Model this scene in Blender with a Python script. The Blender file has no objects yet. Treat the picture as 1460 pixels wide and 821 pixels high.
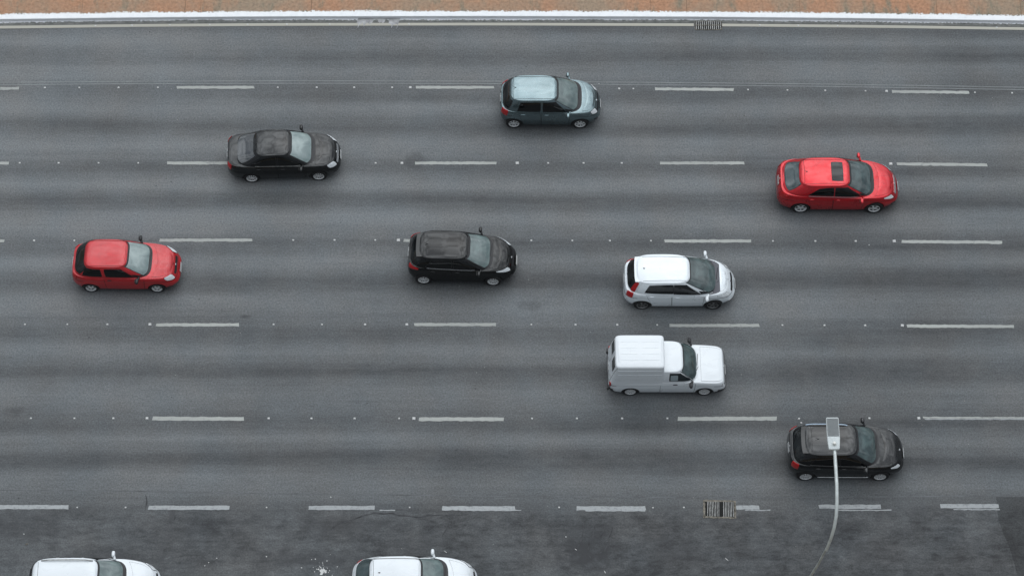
import bpy, bmesh, math, random
import numpy as np
from mathutils import Vector, Matrix
R = math.radians
random.seed(7)
scene = bpy.context.scene
col = scene.collection

# ------------------------------------------------------------------ camera, sky, sun, exposure
PITCH = R(60.0)
FPX = 3645.0                      # focal length in pixels of the 1460 px wide photograph
CAM_H = 79.814
CAM = Vector((0.0, -CAM_H / math.tan(PITCH), CAM_H))
cam_d = bpy.data.cameras.new('camera')
cam_d.sensor_fit = 'HORIZONTAL'; cam_d.sensor_width = 36.0
cam_d.lens = 36.0 * FPX / 1460.0
cam_d.clip_start = 1.0; cam_d.clip_end = 6000.0
cam = bpy.data.objects.new('camera', cam_d); col.objects.link(cam)
cam.location = CAM
cam.rotation_euler = (R(90.0) - PITCH, 0, 0)
scene.camera = cam

SUN_EL, SUN_AZ = R(57), R(12)      # azimuth measured from +Y towards +X
world = bpy.data.worlds.new('World'); scene.world = world; world.use_nodes = True
nt = world.node_tree; nt.nodes.clear()
wo = nt.nodes.new('ShaderNodeOutputWorld'); bg = nt.nodes.new('ShaderNodeBackground')
sky = nt.nodes.new('ShaderNodeTexSky'); sky.sky_type = 'NISHITA'; sky.sun_disc = False
sky.sun_elevation = SUN_EL; sky.sun_rotation = SUN_AZ
sky.air_density = 1.0; sky.dust_density = 4.0
tc = nt.nodes.new('ShaderNodeTexCoord')
mp = nt.nodes.new('ShaderNodeMapping'); mp.inputs['Scale'].default_value = (1, 1, 1.4)
ns = nt.nodes.new('ShaderNodeTexNoise'); ns.inputs['Scale'].default_value = 7.5; ns.inputs['Detail'].default_value = 7
ns.inputs['Roughness'].default_value = 0.6; ns.inputs['Distortion'].default_value = 0.5
cr = nt.nodes.new('ShaderNodeValToRGB')
cr.color_ramp.elements[0].position = 0.38; cr.color_ramp.elements[0].color = (2.9, 3.25, 3.6, 1)
cr.color_ramp.elements[1].position = 0.62; cr.color_ramp.elements[1].color = (12.0, 12.8, 13.4, 1)
mx = nt.nodes.new('ShaderNodeMix'); mx.data_type = 'RGBA'; mx.inputs[0].default_value = 0.86
nt.links.new(tc.outputs['Generated'], mp.inputs[0]); nt.links.new(mp.outputs[0], ns.inputs['Vector'])
nt.links.new(ns.outputs['Fac'], cr.inputs[0])
sx = nt.nodes.new('ShaderNodeSeparateXYZ'); nt.links.new(tc.outputs['Generated'], sx.inputs[0])
def wm(op, a, b=None, clamp=False):
    q = nt.nodes.new('ShaderNodeMath'); q.operation = op; q.use_clamp = clamp
    for i, v_ in enumerate((a, b)):
        if v_ is None: continue
        if isinstance(v_, (int, float)): q.inputs[i].default_value = v_
        else: nt.links.new(v_, q.inputs[i])
    return q.outputs[0]
# overcast sky: brightest high up and on the side of the hidden sun, dull towards the near horizon
gz = wm('ADD', wm('MULTIPLY', wm('MAXIMUM', sx.outputs['Z'], 0.0), 0.60), 0.36)
gy = wm('ADD', wm('MULTIPLY', sx.outputs['Y'], 0.32), 0.96)
dt = nt.nodes.new('ShaderNodeVectorMath'); dt.operation = 'DOT_PRODUCT'; nt.links.new(tc.outputs['Generated'], dt.inputs[0])
dt.inputs[1].default_value = (math.sin(SUN_AZ) * math.cos(SUN_EL), math.cos(SUN_AZ) * math.cos(SUN_EL), math.sin(SUN_EL))
glow = wm('POWER', wm('MAXIMUM', dt.outputs['Value'], 0.0), 4.0)
gr_ = wm('MULTIPLY', wm('MULTIPLY', gz, gy), wm('ADD', wm('MULTIPLY', glow, 2.0), 0.80))
mg = nt.nodes.new('ShaderNodeMix'); mg.data_type = 'RGBA'; mg.blend_type = 'MULTIPLY'; mg.inputs[0].default_value = 1
nt.links.new(cr.outputs[0], mg.inputs[6]); nt.links.new(gr_, mg.inputs[7])
nt.links.new(sky.outputs[0], mx.inputs[6]); nt.links.new(mg.outputs[2], mx.inputs[7])
nt.links.new(mx.outputs[2], bg.inputs[0]); bg.inputs[1].default_value = 0.10
nt.links.new(bg.outputs[0], wo.inputs[0])

sd = bpy.data.lights.new('sun', 'SUN'); sd.energy = 0.5; sd.angle = R(90); sd.color = (1.0, 0.995, 0.985)
sun = bpy.data.objects.new('sun', sd); col.objects.link(sun)
sdir = Vector((math.sin(SUN_AZ) * math.cos(SUN_EL), math.cos(SUN_AZ) * math.cos(SUN_EL), math.sin(SUN_EL)))
sun.rotation_euler = sdir.to_track_quat('Z', 'Y').to_euler()
scene.view_settings.view_transform = 'Standard'; scene.view_settings.look = 'None'
scene.view_settings.exposure = 0.12; scene.view_settings.gamma = 1.0
scene.view_settings.use_curve_mapping = False
scene.render.engine = 'CYCLES'
scene.render.resolution_x = 1024; scene.render.resolution_y = 575
scene.cycles.use_denoising = True

# ------------------------------------------------------------------ helpers
def at(px, py, z=0.0):
    """world point at height z that the photograph shows at (px, py): used to read measurements"""
    a = (px - 730.0) / FPX; b = -(py - 410.5) / FPX
    d = Vector((a, math.cos(PITCH) + b * math.sin(PITCH), -math.sin(PITCH) + b * math.cos(PITCH)))
    k = (z - CAM.z) / d.z
    return Vector((CAM.x + k * d.x, CAM.y + k * d.y, z))

def tag(o, label=None, cat=None, group=None, kind=None):
    if label: o['label'] = label
    if cat: o['category'] = cat
    if group: o['group'] = group
    if kind: o['kind'] = kind
    return o

def mesh_obj(name, verts, faces, mats, parent=None, fmat=None, smooth=True, angle=38, uvs=None):
    me = bpy.data.meshes.new(name)
    me.from_pydata([tuple(v) for v in verts], [], faces)
    if not isinstance(mats, (list, tuple)): mats = [mats]
    for m in mats: me.materials.append(m)
    if fmat: me.polygons.foreach_set('material_index', fmat)
    if uvs is not None:
        ul = me.uv_layers.new(name='UVMap')
        for l in me.loops: ul.data[l.index].uv = uvs[l.vertex_index]
    me.update()
    if smooth: shade(me, angle)
    o = bpy.data.objects.new(name, me); col.objects.link(o)
    if parent: o.parent = parent
    return o

def shade(me, angle):
    for p in me.polygons: p.use_smooth = True
    bm = bmesh.new(); bm.from_mesh(me)
    bmesh.ops.recalc_face_normals(bm, faces=bm.faces)
    for e in bm.edges:
        if len(e.link_faces) == 2 and e.calc_face_angle(0) > R(angle): e.smooth = False
    bm.to_mesh(me); bm.free()

class MB:
    """collects shapes into one mesh"""
    def __init__(s): s.v = []; s.f = []; s.m = []
    def add(s, v, f, mi=0):
        b = len(s.v); s.v += [Vector(x) for x in v]
        for q in f: s.f.append(tuple(b + i for i in q)); s.m.append(mi)
    def box(s, c, size, rz=0, mi=0, mat=None):
        hx, hy, hz = [k / 2 for k in size]
        vs = [Vector((x, y, z)) for z in (-hz, hz) for y in (-hy, hy) for x in (-hx, hx)]
        M = Matrix.Translation(Vector(c)) @ (mat if mat else Matrix.Rotation(rz, 4, 'Z'))
        s.add([M @ v for v in vs], [(0, 2, 3, 1), (4, 5, 7, 6), (0, 1, 5, 4), (2, 6, 7, 3), (0, 4, 6, 2), (1, 3, 7, 5)], mi)
    def tube(s, pts, rad, n=10, mi=0, cap=True):
        pts = [Vector(p) for p in pts]
        if not isinstance(rad, (list, tuple)): rad = [rad] * len(pts)
        rings = []
        for i, p in enumerate(pts):
            d = (pts[min(i + 1, len(pts) - 1)] - pts[max(i - 1, 0)]).normalized()
            a = d.orthogonal().normalized() if i == 0 else (prev - d * prev.dot(d)).normalized()
            prev = a; b = d.cross(a)
            rings.append([p + rad[i] * (math.cos(2 * math.pi * k / n) * a + math.sin(2 * math.pi * k / n) * b) for k in range(n)])
        v = [q for r_ in rings for q in r_]; f = []
        for i in range(len(pts) - 1):
            for k in range(n):
                f.append((i * n + k, i * n + (k + 1) % n, (i + 1) * n + (k + 1) % n, (i + 1) * n + k))
        if cap: f += [tuple(range(n))[::-1], tuple(range((len(pts) - 1) * n, len(pts) * n))]
        s.add(v, f, mi)
    def lathe(s, prof, n=32, origin=(0, 0, 0), axis='Y', mi=0):
        """prof: list of (radius, along axis)"""
        o = Vector(origin); v = []; f = []
        for (r_, h) in prof:
            for k in range(n):
                a = 2 * math.pi * k / n
                if axis == 'Y': v.append(o + Vector((r_ * math.cos(a), h, r_ * math.sin(a))))
                else: v.append(o + Vector((r_ * math.cos(a), r_ * math.sin(a), h)))
        for i in range(len(prof) - 1):
            for k in range(n):
                f.append((i * n + k, i * n + (k + 1) % n, (i + 1) * n + (k + 1) % n, (i + 1) * n + k))
        s.add(v, f, mi)
    def build(s, name, mats, parent=None, smooth=True, angle=38):
        return mesh_obj(name, s.v, s.f, mats, parent, s.m, smooth, angle)

# ------------------------------------------------------------------ materials
def new_mat(name):
    m = bpy.data.materials.new(name); m.use_nodes = True
    return m, m.node_tree, m.node_tree.nodes['Principled BSDF']

def simple(name, c, rough=0.5, metal=0.0, ior=1.5, coat=0.0, noise=None, emit=None):
    m, t, b = new_mat(name)
    b.inputs['Roughness'].default_value = rough; b.inputs['Metallic'].default_value = metal
    b.inputs['IOR'].default_value = ior; b.inputs['Coat Weight'].default_value = coat
    b.inputs['Coat Roughness'].default_value = 0.05
    b.inputs['Base Color'].default_value = (*c, 1)
    if noise:
        sc, lo, hi = noise
        n = t.nodes.new('ShaderNodeTexNoise'); n.inputs['Scale'].default_value = sc; n.inputs['Detail'].default_value = 6
        tcn = t.nodes.new('ShaderNodeTexCoord'); t.links.new(tcn.outputs['Object'], n.inputs['Vector'])
        r_ = t.nodes.new('ShaderNodeMapRange'); r_.inputs['From Min'].default_value = 0.3; r_.inputs['From Max'].default_value = 0.7
        r_.inputs['To Min'].default_value = lo; r_.inputs['To Max'].default_value = hi
        mu = t.nodes.new('ShaderNodeMix'); mu.data_type = 'RGBA'; mu.blend_type = 'MULTIPLY'; mu.inputs[0].default_value = 1
        mu.inputs[6].default_value = (*c, 1)
        t.links.new(n.outputs['Fac'], r_.inputs['Value']); t.links.new(r_.outputs[0], mu.inputs[7]); t.links.new(mu.outputs[2], b.inputs['Base Color'])
    return m

class NG:
    """small node-graph helper"""
    def __init__(s, t): s.t = t
    def n(s, k, **kw):
        nd = s.t.nodes.new(k)
        for a, b in kw.items(): setattr(nd, a, b)
        return nd
    def link(s, a, b): s.t.links.new(a, b)
    def math(s, op, a, b=None, c=None, clamp=False):
        nd = s.n('ShaderNodeMath', operation=op); nd.use_clamp = clamp
        for i, x in enumerate((a, b, c)):
            if x is None: continue
            if isinstance(x, (int, float)): nd.inputs[i].default_value = x
            else: s.link(x, nd.inputs[i])
        return nd.outputs[0]
    def noise(s, vec, scale, detail=4, rough=0.5, dist=0.0):
        nd = s.n('ShaderNodeTexNoise'); nd.inputs['Scale'].default_value = scale; nd.inputs['Detail'].default_value = detail
        nd.inputs['Roughness'].default_value = rough; nd.inputs['Distortion'].default_value = dist
        s.link(vec, nd.inputs['Vector']); return nd.outputs['Fac']
    def maprange(s, v, a, b, c, d):
        nd = s.n('ShaderNodeMapRange'); s.link(v, nd.inputs['Value'])
        for k, x in zip(('From Min', 'From Max', 'To Min', 'To Max'), (a, b, c, d)): nd.inputs[k].default_value = x
        return nd.outputs[0]
    def mapping(s, vec, scale):
        nd = s.n('ShaderNodeMapping'); nd.inputs['Scale'].default_value = scale; s.link(vec, nd.inputs[0]); return nd.outputs[0]
    def mix(s, f, a, b, mode='MIX'):
        nd = s.n('ShaderNodeMix', data_type='RGBA', blend_type=mode)
        for i, x in ((0, f), (6, a), (7, b)):
            if isinstance(x, (int, float)): nd.inputs[i].default_value = x
            elif isinstance(x, tuple): nd.inputs[i].default_value = (*x, 1)
            else: s.link(x, nd.inputs[i])
        return nd.outputs[2]

LANES = [11.55, 8.666, 5.332, 1.99, -1.52, -5.26, -8.70]   # world Y of the lane lines
def asphalt(name, k=1.0, old=False):
    """worn asphalt: polished wheel tracks along each lane, aggregate grain, blotches and oil"""
    m, t, b = new_mat(name); g = NG(t)
    co = g.n('ShaderNodeTexCoord').outputs['Object']
    sep = g.n('ShaderNodeSeparateXYZ'); g.link(co, sep.inputs[0])
    wob = g.noise(g.mapping(co, (0.03, 0.2, 1)), 1.0, 3)
    yy = g.math('ADD', sep.outputs['Y'], g.math('MULTIPLY', g.math('SUBTRACT', wob, 0.5), 1.1))
    Y0, Y1 = -9.6, 12.2
    pos = g.maprange(yy, Y0, Y1, 0, 1)
    ramp = g.n('ShaderNodeValToRGB'); ramp.color_ramp.interpolation = 'B_SPLINE'
    stops = []
    for i in range(6):
        a, c = LANES[i + 1], LANES[i]; w = c - a
        amp = [0.85, 1.1, 1.25, 1.1, 0.85, 0.9][i]
        stops += [(a, 0.38), (a + w * .29, 0.46 + .46 * amp), (a + w * .50, 0.46 - .42 * amp), (a + w * .71, 0.46 + .46 * amp), ] + [(a + w * .87, .37)]
    stops += [(LANES[0], 0.36)]
    el = ramp.color_ramp.elements
    for i, (y, v) in enumerate(sorted(stops)):
        p = (y - Y0) / (Y1 - Y0)
        if i < 2: e = el[i]; e.position = p
        else: e = el.new(p)
        e.color = (v, v, v, 1)
    g.link(pos, ramp.inputs[0])
    streak = g.noise(g.mapping(co, (0.06, 2.2, 1)), 1.0, 5, 0.6)
    streak2 = g.noise(g.mapping(co, (0.25, 7.0, 1)), 1.0, 4, 0.6)
    blotch = g.noise(co, 0.16, 5, 0.55)
    blotch2 = g.noise(co, 1.1, 6, 0.62, 0.5)
    grain = g.noise(co, 16.0, 3, 0.75)
    grain2 = g.noise(co, 48.0, 2, 0.6)
    base = ramp.outputs[0]
    v = g.math('MULTIPLY', base, 1.15)
    v = g.math('ADD', v, g.maprange(streak, .3, .7, -.10, .10))
    v = g.math('ADD', v, g.maprange(streak2, .3, .7, -.03, .03))
    v = g.math('ADD', v, g.maprange(blotch, .3, .7, -.14, .14))
    fine = g.noise(g.mapping(co, (1, 2.6, 1)), 2.6, 6, .7, .6)
    v = g.math('ADD', v, g.math('MULTIPLY', g.maprange(fine, .35, .65, -1, .8), g.maprange(sep.outputs['Y'], -8.6, -9.0, .05, .13)))
    lot = g.maprange(sep.outputs['Y'], -8.6, -9.0, .05, .14)
    v = g.math('ADD', v, g.math('MULTIPLY', g.maprange(blotch2, .3, .7, -1, 1), lot))
    mid = g.noise(g.mapping(co, (1, 2.2, 1)), .8, 7, .7, .8)
    v = g.math('ADD', v, g.math('MULTIPLY', g.maprange(mid, .35, .65, -1, .7), g.maprange(sep.outputs['Y'], -8.6, -9.2, .02, .12)))
    # surface grows darker to the right and near side, paler to the far left
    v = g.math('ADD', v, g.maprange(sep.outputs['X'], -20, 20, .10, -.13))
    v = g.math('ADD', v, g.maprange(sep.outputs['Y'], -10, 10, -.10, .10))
    v = g.math('ADD', v, 0.0)
    gr = g.math('ADD', g.maprange(grain, .25, .75, .60, 1.40), g.maprange(grain2, .3, .7, -.26, .26))
    cr_ = g.n('ShaderNodeValToRGB')
    cr_.color_ramp.elements[0].position = 0.0; cr_.color_ramp.elements[0].color = (.030 * k, .0313 * k, .0335 * k, 1)
    cr_.color_ramp.elements[1].position = 1.0; cr_.color_ramp.elements[1].color = (.176 * k, .185 * k, .189 * k, 1)
    g.link(v, cr_.inputs[0])
    c = g.mix(1.0, cr_.outputs[0], gr, 'MULTIPLY')
    # colour of the binder drifts between a warm and a bluish grey
    tint = g.mix(g.maprange(g.noise(co, 0.5, 4), .35, .65, 0, 1), (1.03, 1.0, .98), (.975, 1.0, 1.02))
    c = g.mix(1.0, c, tint, 'MULTIPLY')
    # pale stones and dark pits
    vor = g.n('ShaderNodeTexVoronoi'); vor.inputs['Scale'].default_value = 3.2; g.link(co, vor.inputs['Vector'])
    st = g.math('LESS_THAN', vor.outputs['Distance'], 0.045)
    pick = g.n('ShaderNodeSeparateXYZ'); g.link(vor.outputs['Color'], pick.inputs[0])
    c = g.mix(g.math('MULTIPLY', st, g.math('GREATER_THAN', pick.outputs['X'], .86)), c, (.30, .30, .28))
    vor2 = g.n('ShaderNodeTexVoronoi'); vor2.inputs['Scale'].default_value = 1.6; g.link(co, vor2.inputs['Vector'])
    pick2 = g.n('ShaderNodeSeparateXYZ'); g.link(vor2.outputs['Color'], pick2.inputs[0])
    pit = g.math('MULTIPLY', g.math('LESS_THAN', vor2.outputs['Distance'], 0.05), g.math('GREATER_THAN', pick2.outputs['X'], .8))
    c = g.mix(g.math('MULTIPLY', pit, .6), c, (.035, .035, .035))
    # oil and tar stains at the places the road has them: x, y, rx, ry, strength
    stains = [tuple(at(*p).xy) + q for p, q in (
        ((590, 228), (.45, .30, .42)), ((758, 436), (.5, .28, .32)),
        ((835, 786), (.9, .6, .95)), ((838, 758), (1.1, .5, .5)), ((955, 785), (.9, .6, .45)), ((480, 750), (1.6, .45, .45)),
        ((30, 748), (1.5, .7, .45)), ((265, 760), (1.6, .5, .3)), ((430, 795), (1.6, .35, .5)), ((350, 452), (.2, .07, .6)),
        ((832, 650), (.22, .12, .35)), ((245, 735), (.15, .4, .5)), ((1235, 400), (.2, .2, .3)), ((20, 585), (.35, .2, .4)),
         ((590, 775), (1.3, .5, .3)), ((1240, 790), (.7, .4, .4)), ((150, 800), (2.5, .5, .35)))]
    dn = g.n('ShaderNodeTexNoise'); dn.inputs['Scale'].default_value = 2.4; dn.inputs['Detail'].default_value = 6; g.link(co, dn.inputs['Vector'])
    tot = None
    for (sx, sy, rx, ry, s_) in stains:
        mp_ = g.n('ShaderNodeMapping', vector_type='TEXTURE'); mp_.inputs['Location'].default_value = (sx, sy, 0)
        mp_.inputs['Scale'].default_value = (rx, ry, 1); g.link(co, mp_.inputs[0])
        ln = g.n('ShaderNodeVectorMath', operation='LENGTH'); g.link(mp_.outputs[0], ln.inputs[0])
        dd = g.math('ADD', ln.outputs['Value'], g.math('MULTIPLY', g.math('SUBTRACT', dn.outputs['Fac'], .5), 3.2))
        q = g.math('MULTIPLY', g.maprange(dd, .35, 1.25, 1, 0), s_)
        tot = q if tot is None else g.math('MAXIMUM', tot, q)
    c = g.mix(tot, c, (.040, .041, .044))
    g.link(c, b.inputs['Base Color'])
    b.inputs['Roughness'].default_value = 0.72
    b.inputs['Specular IOR Level'].default_value = 0.35
    bp = g.n('ShaderNodeBump'); bp.inputs['Strength'].default_value = 0.5; bp.inputs['Distance'].default_value = 0.012
    g.link(grain, bp.inputs['Height']); g.link(bp.outputs[0], b.inputs['Normal'])
    return m

def worn_paint(name, c, wear=0.5, scale=7.0, under=(.10, .105, .11)):
    m, t, b = new_mat(name); g = NG(t)
    co = g.n('ShaderNodeTexCoord').outputs['Object']
    n1 = g.noise(co, scale, 6, .7); n2 = g.noise(g.mapping(co, (1, 5, 1)), 2.0, 4, .6); n3 = g.noise(co, 40, 2, .6)
    f = g.maprange(g.math('ADD', g.math('ADD', n1, g.math('MULTIPLY', n2, .5)), g.math('MULTIPLY', n3, .25)), .84 + wear * .2, 1.22, 0, 1)
    f = g.math('SUBTRACT', 1.0, f, clamp=True)
    f = g.math('MULTIPLY', f, 1.0)
    big = g.noise(g.mapping(co, (.16, .16, 1)), 1.0, 2)
    f = g.math('SUBTRACT', f, g.maprange(big, .35, .65, 0, .30), clamp=True)
    chip = g.math('GREATER_THAN', g.noise(co, 24, 4, .7), .66)
    f = g.math('SUBTRACT', f, g.math('MULTIPLY', chip, .55), clamp=True)
    g.link(g.mix(g.math('MULTIPLY', g.math('SUBTRACT', 1.0, f), .75), c, under), b.inputs['Base Color'])
    b.inputs['Roughness'].default_value = .7
    return m

M = {}
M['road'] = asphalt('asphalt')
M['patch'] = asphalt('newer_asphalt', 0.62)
M['line'] = worn_paint('lane_paint', (.40, .41, .385), .45)
M['line_old'] = worn_paint('old_lane_paint', (.37, .385, .39), .12, 9)
M['edge'] = worn_paint('edge_line_paint', (.44, .42, .36), .9, 3, (.28, .27, .24))
M['seam'] = simple('joint_sealant', (.105, .11, .116), .7, noise=(2.0, .6, 1.3))
M['seam_pale'] = simple('pale_joint', (.27, .29, .29), .7, noise=(1.5, .7, 1.1))
M['crack'] = simple('crack_fill', (.042, .043, .046), .8, noise=(6.0, .5, 1.6))
M['stud'] = simple('stud_white', (.54, .54, .53), .45)
M['iron'] = simple('weathered_iron', (.34, .34, .33), .5, .3, noise=(8.0, .5, 1.2))
M['pit'] = simple('drain_pit', (.006, .006, .006), .9)
M['con'] = simple('rough_concrete', (.16, .145, .12), .85, noise=(9.0, .35, 1.6))
M['galv'] = simple('galvanised_steel', (.60, .64, .63), .5, .25, noise=(6.0, .85, 1.1))
M['lamp_body'] = simple('lamp_housing_grey', (.56, .60, .60), .45)
M['lamp_fin'] = simple('lamp_fins', (.36, .38, .385), .5)
M['lens'] = simple('lamp_lens', (.7, .7, .66), .2)
M['rubber'] = simple('tyre_rubber', (.012, .012, .013), .75)
M['black'] = simple('black_trim', (.012, .012, .014), .5)
M['dark'] = simple('underbody_black', (.006, .006, .006), .8)
M['gap'] = simple('panel_gap', (.004, .004, .004), .7)
M['rim'] = simple('wheel_silver', (.74, .75, .75), .35, .35)
M['rim_dark'] = simple('wheel_graphite', (.20, .20, .20), .35, .6)
M['chrome'] = simple('bright_trim', (.75, .76, .78), .18, .9)
M['plate'] = simple('licence_plate_grey', (.45, .46, .46), .4)
M['lamp_clear'] = simple('headlamp_clear', (.80, .83, .85), .10, .1, noise=(9.0, .78, 1.05))
M['lamp_red'] = simple('tail_lamp_red', (.40, .004, .006), .12, coat=.6)
M['glass_side'] = simple('tinted_side_glass', (.003, .0035, .004), .04)
M['glass_rear'] = simple('tinted_rear_glass', (.008, .010, .011), .05, noise=(4.0, .4, 1.8))
M['rail_blue'] = simple('pale_blue_rail', (.50, .62, .75), .3)

def windscreen_glass(name, lo, hi):
    """laminated glass: green tint, dark dashboard and pale seats glimpsed through it"""
    m, t, b = new_mat(name); g = NG(t)
    co = g.n('ShaderNodeTexCoord').outputs['Object']
    n = g.noise(g.mapping(co, (1.4, 1.0, 1.0)), 2.2, 5, .62, .5)
    g.link(g.mix(g.maprange(n, .38, .66, 0, 1), lo, hi), b.inputs['Base Color'])
    b.inputs['Roughness'].default_value = .05; b.inputs['IOR'].default_value = 1.6
    b.inputs['Coat Weight'].default_value = .5; b.inputs['Coat Roughness'].default_value = .02
    return m
M['ws'] = windscreen_glass('windscreen_glass', (.085, .118, .118), (.155, .21, .205))
M['ws_dark'] = windscreen_glass('windscreen_glass_dark', (.030, .048, .050), (.085, .125, .125))
M['ws_bright'] = windscreen_glass('windscreen_glass_bright', (.17, .225, .225), (.30, .37, .36))
M['rw_clear'] = windscreen_glass('rear_glass_green', (.03, .048, .052), (.065, .095, .10))

def paint(name, c, metal=0.0, rough=.3, coat=1.0, ior=1.5, dust=.15, spec=.5):
    m, t, b = new_mat(name); g = NG(t); b.inputs['Specular IOR Level'].default_value = spec
    co = g.n('ShaderNodeTexCoord').outputs['Object']
    n = g.noise(g.mapping(co, (1, 1.6, 1)), 1.7, 5, .6, .6)
    c2 = tuple(min(1, x * (1 - dust)) for x in c); c3 = tuple(min(.85, x * (1 + dust) + .01 * dust) for x in c)
    g.link(g.mix(g.maprange(n, .32, .68, 0, 1), c2, c3), b.inputs['Base Color'])
    b.inputs['Metallic'].default_value = metal; b.inputs['IOR'].default_value = ior
    g.link(g.maprange(n, .3, .7, rough * .8, rough * 1.25), b.inputs['Roughness'])
    b.inputs['Coat Weight'].default_value = coat; b.inputs['Coat Roughness'].default_value = .03; b.inputs['Coat Tint'].default_value = (.93, .975, 1.0, 1)
    return m
P_grey = paint('metallic_blue_grey', (.165, .215, .225), .92, .24)
P_black = paint('black_lacquer', (.002, .0022, .0026), .0, .14, .78, 1.5, .3, .08)
P_black2 = paint('black_lacquer_dusty', (.0035, .0037, .0043), .0, .20, .85, 1.5, .4, .15)
P_red = paint('deep_red_metallic', (.58, .004, .012), .5, .30, .75)
P_red2 = paint('flat_red', (.52, .010, .015), .2, .34, .65)
P_white = paint('white_enamel', (.78, .79, .80), 0, .3, .6, dust=0)
P_pearl = paint('pearl_white', (.80, .81, .82), .12, .3, .8, dust=0)

# ------------------------------------------------------------------ ground, roads, kerbs
def interp(xs, ys, x):
    return float(np.interp(x, xs, ys))

KP = [at(*p) for p in ((0, 39.6), (100, 38.2), (200, 37.0), (400, 35.5), (700, 35.0), (1000, 36.0), (1260, 38.4), (1460, 41.6))]
def ykerb(x):
    """centre of the painted edge line at the far kerb (the kerb bends very slightly)"""
    xs = [p.x for p in KP]; ys = [p.y for p in KP]
    if x < xs[0]: return ys[0] + (x - xs[0]) * .010
    if x > xs[-1]: return ys[-1] - (x - xs[-1]) * .012
    # smooth by averaging
    return (interp(xs, ys, x - 1.2) + interp(xs, ys, x) * 2 + interp(xs, ys, x + 1.2)) / 4

XS = [-300, -200, -120, -80, -50, -35] + [x * .5 for x in range(-60, 61)] + [35, 50, 80, 120, 200, 300]
def strip(name, rows, mats, smooth=False, fm=None, yf=ykerb):
    """rows: list of (offset from the edge line, z), swept along the road"""
    v = []; uv = []; f = []; m = []
    for x in XS:
        for (o, z) in rows:
            v.append((x, yf(x) + o, z)); uv.append((x, o))
    n = len(rows)
    for i in range(len(XS) - 1):
        for k in range(n - 1):
            f.append((i * n + k, (i + 1) * n + k, (i + 1) * n + k + 1, i * n + k + 1)); m.append(fm[k] if fm else 0)
    o = mesh_obj(name, v, f, mats, None, m, smooth, uvs=uv)
    tag(o, kind='structure'); return o

gm, gt, gb = new_mat('dry_grass_and_soil'); gg = NG(gt)
gco = gg.n('ShaderNodeTexCoord').outputs['Object']
gg.link(gg.mix(gg.maprange(gg.noise(gco, .12, 8, .65), .4, .6, 0, 1), (.075, .095, .035), (.22, .12, .065)), gb.inputs['Base Color'])
gb.inputs['Roughness'].default_value = .95
o = mesh_obj('ground', [(-3000, -3000, -.02), (3000, -3000, -.02), (3000, 3000, -.02), (-3000, 3000, -.02)], [(0, 1, 2, 3)], gm, smooth=False)
tag(o, kind='structure')

YN = -17.2                           # near kerb of the road, below the frame
v = []; f = []
for x in XS: v += [(x, YN, 0.0), (x, ykerb(x) + .10, 0.0)]
for i in range(len(XS) - 1): f.append((2 * i, 2 * i + 2, 2 * i + 3, 2 * i + 1))
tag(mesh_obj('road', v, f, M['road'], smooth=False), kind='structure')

# gutter (worn, spattered with whitewash), whitewashed kerb, red concrete verge
m, t, b = new_mat('gutter_concrete'); g = NG(t)
uv = g.n('ShaderNodeUVMap').outputs[0]; su = g.n('ShaderNodeSeparateXYZ'); g.link(uv, su.inputs[0])
co = g.n('ShaderNodeTexCoord').outputs['Object']
spl = g.math('ADD', g.noise(co, 11, 5, .75), g.math('MULTIPLY', g.noise(g.mapping(co, (.35, 1, 1)), .8, 3), .5))
lim = g.maprange(su.outputs['Y'], .10, .285, 1.18, .52)
wh = g.math('GREATER_THAN', spl, lim)
bc = g.mix(g.maprange(g.noise(co, 5, 5, .6), .35, .65, 0, 1), (.10, .105, .10), (.19, .19, .18))
bc = g.mix(g.maprange(su.outputs['Y'], .06, .13, .5, 0), bc, (.05, .055, .04))
g.link(g.mix(g.math('MULTIPLY', wh, .85), bc, (.72, .73, .76)), b.inputs['Base Color']); b.inputs['Roughness'].default_value = .85
M['gutter'] = m
strip('gutter', [(.10, .004), (.29, .006)], M['gutter'])

m, t, b = new_mat('whitewash'); g = NG(t)
co = g.n('ShaderNodeTexCoord').outputs['Object']
c = g.mix(g.maprange(g.noise(co, 5, 6, .7), .45, .75, 0, .5), (.88, .89, .90), (.70, .72, .74))
g.link(c, b.inputs['Base Color']); b.inputs['Roughness'].default_value = .8
bp = g.n('ShaderNodeBump'); bp.inputs['Strength'].default_value = .4; bp.inputs['Distance'].default_value = .02
g.link(g.noise(co, 14, 4), bp.inputs['Height']); g.link(bp.outputs[0], b.inputs['Normal'])
M['white'] = m
strip('kerb', [(.29, -.02), (.292, .105), (.305, .125), (.49, .13), (.49, .0)], M['white'])

m, t, b = new_mat('red_dirt_concrete'); g = NG(t)
uv = g.n('ShaderNodeUVMap').outputs[0]; su = g.n('ShaderNodeSeparateXYZ'); g.link(uv, su.inputs[0])
co = g.n('ShaderNodeTexCoord').outputs['Object']
n1 = g.noise(g.mapping(co, (1, .6, 1)), .45, 6, .65, .4); n2 = g.noise(co, 9, 5, .7); n3 = g.noise(g.mapping(co, (1.6, .5, 1)), 1.4, 6, .65)
c = g.mix(g.maprange(n1, .38, .62, 0, 1), (.40, .215, .128), (.31, .228, .160))
c = g.mix(g.maprange(n3, .52, .66, 0, .85), c, (.21, .185, .135))
edge_gr = g.math('ADD', g.maprange(su.outputs['Y'], .46, .62, .34, 0), g.math('SUBTRACT', n3, .5))
c = g.mix(g.maprange(edge_gr, .12, .3, 0, .85), c, (.15, .145, .115))
c = g.mix(1.0, c, g.maprange(n2, .3, .7, .72, 1.3), 'MULTIPLY')
ov = g.math('ADD', g.noise(co, 13, 5, .78), g.math('MULTIPLY', g.noise(co, 1.2, 3), .35))
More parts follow.
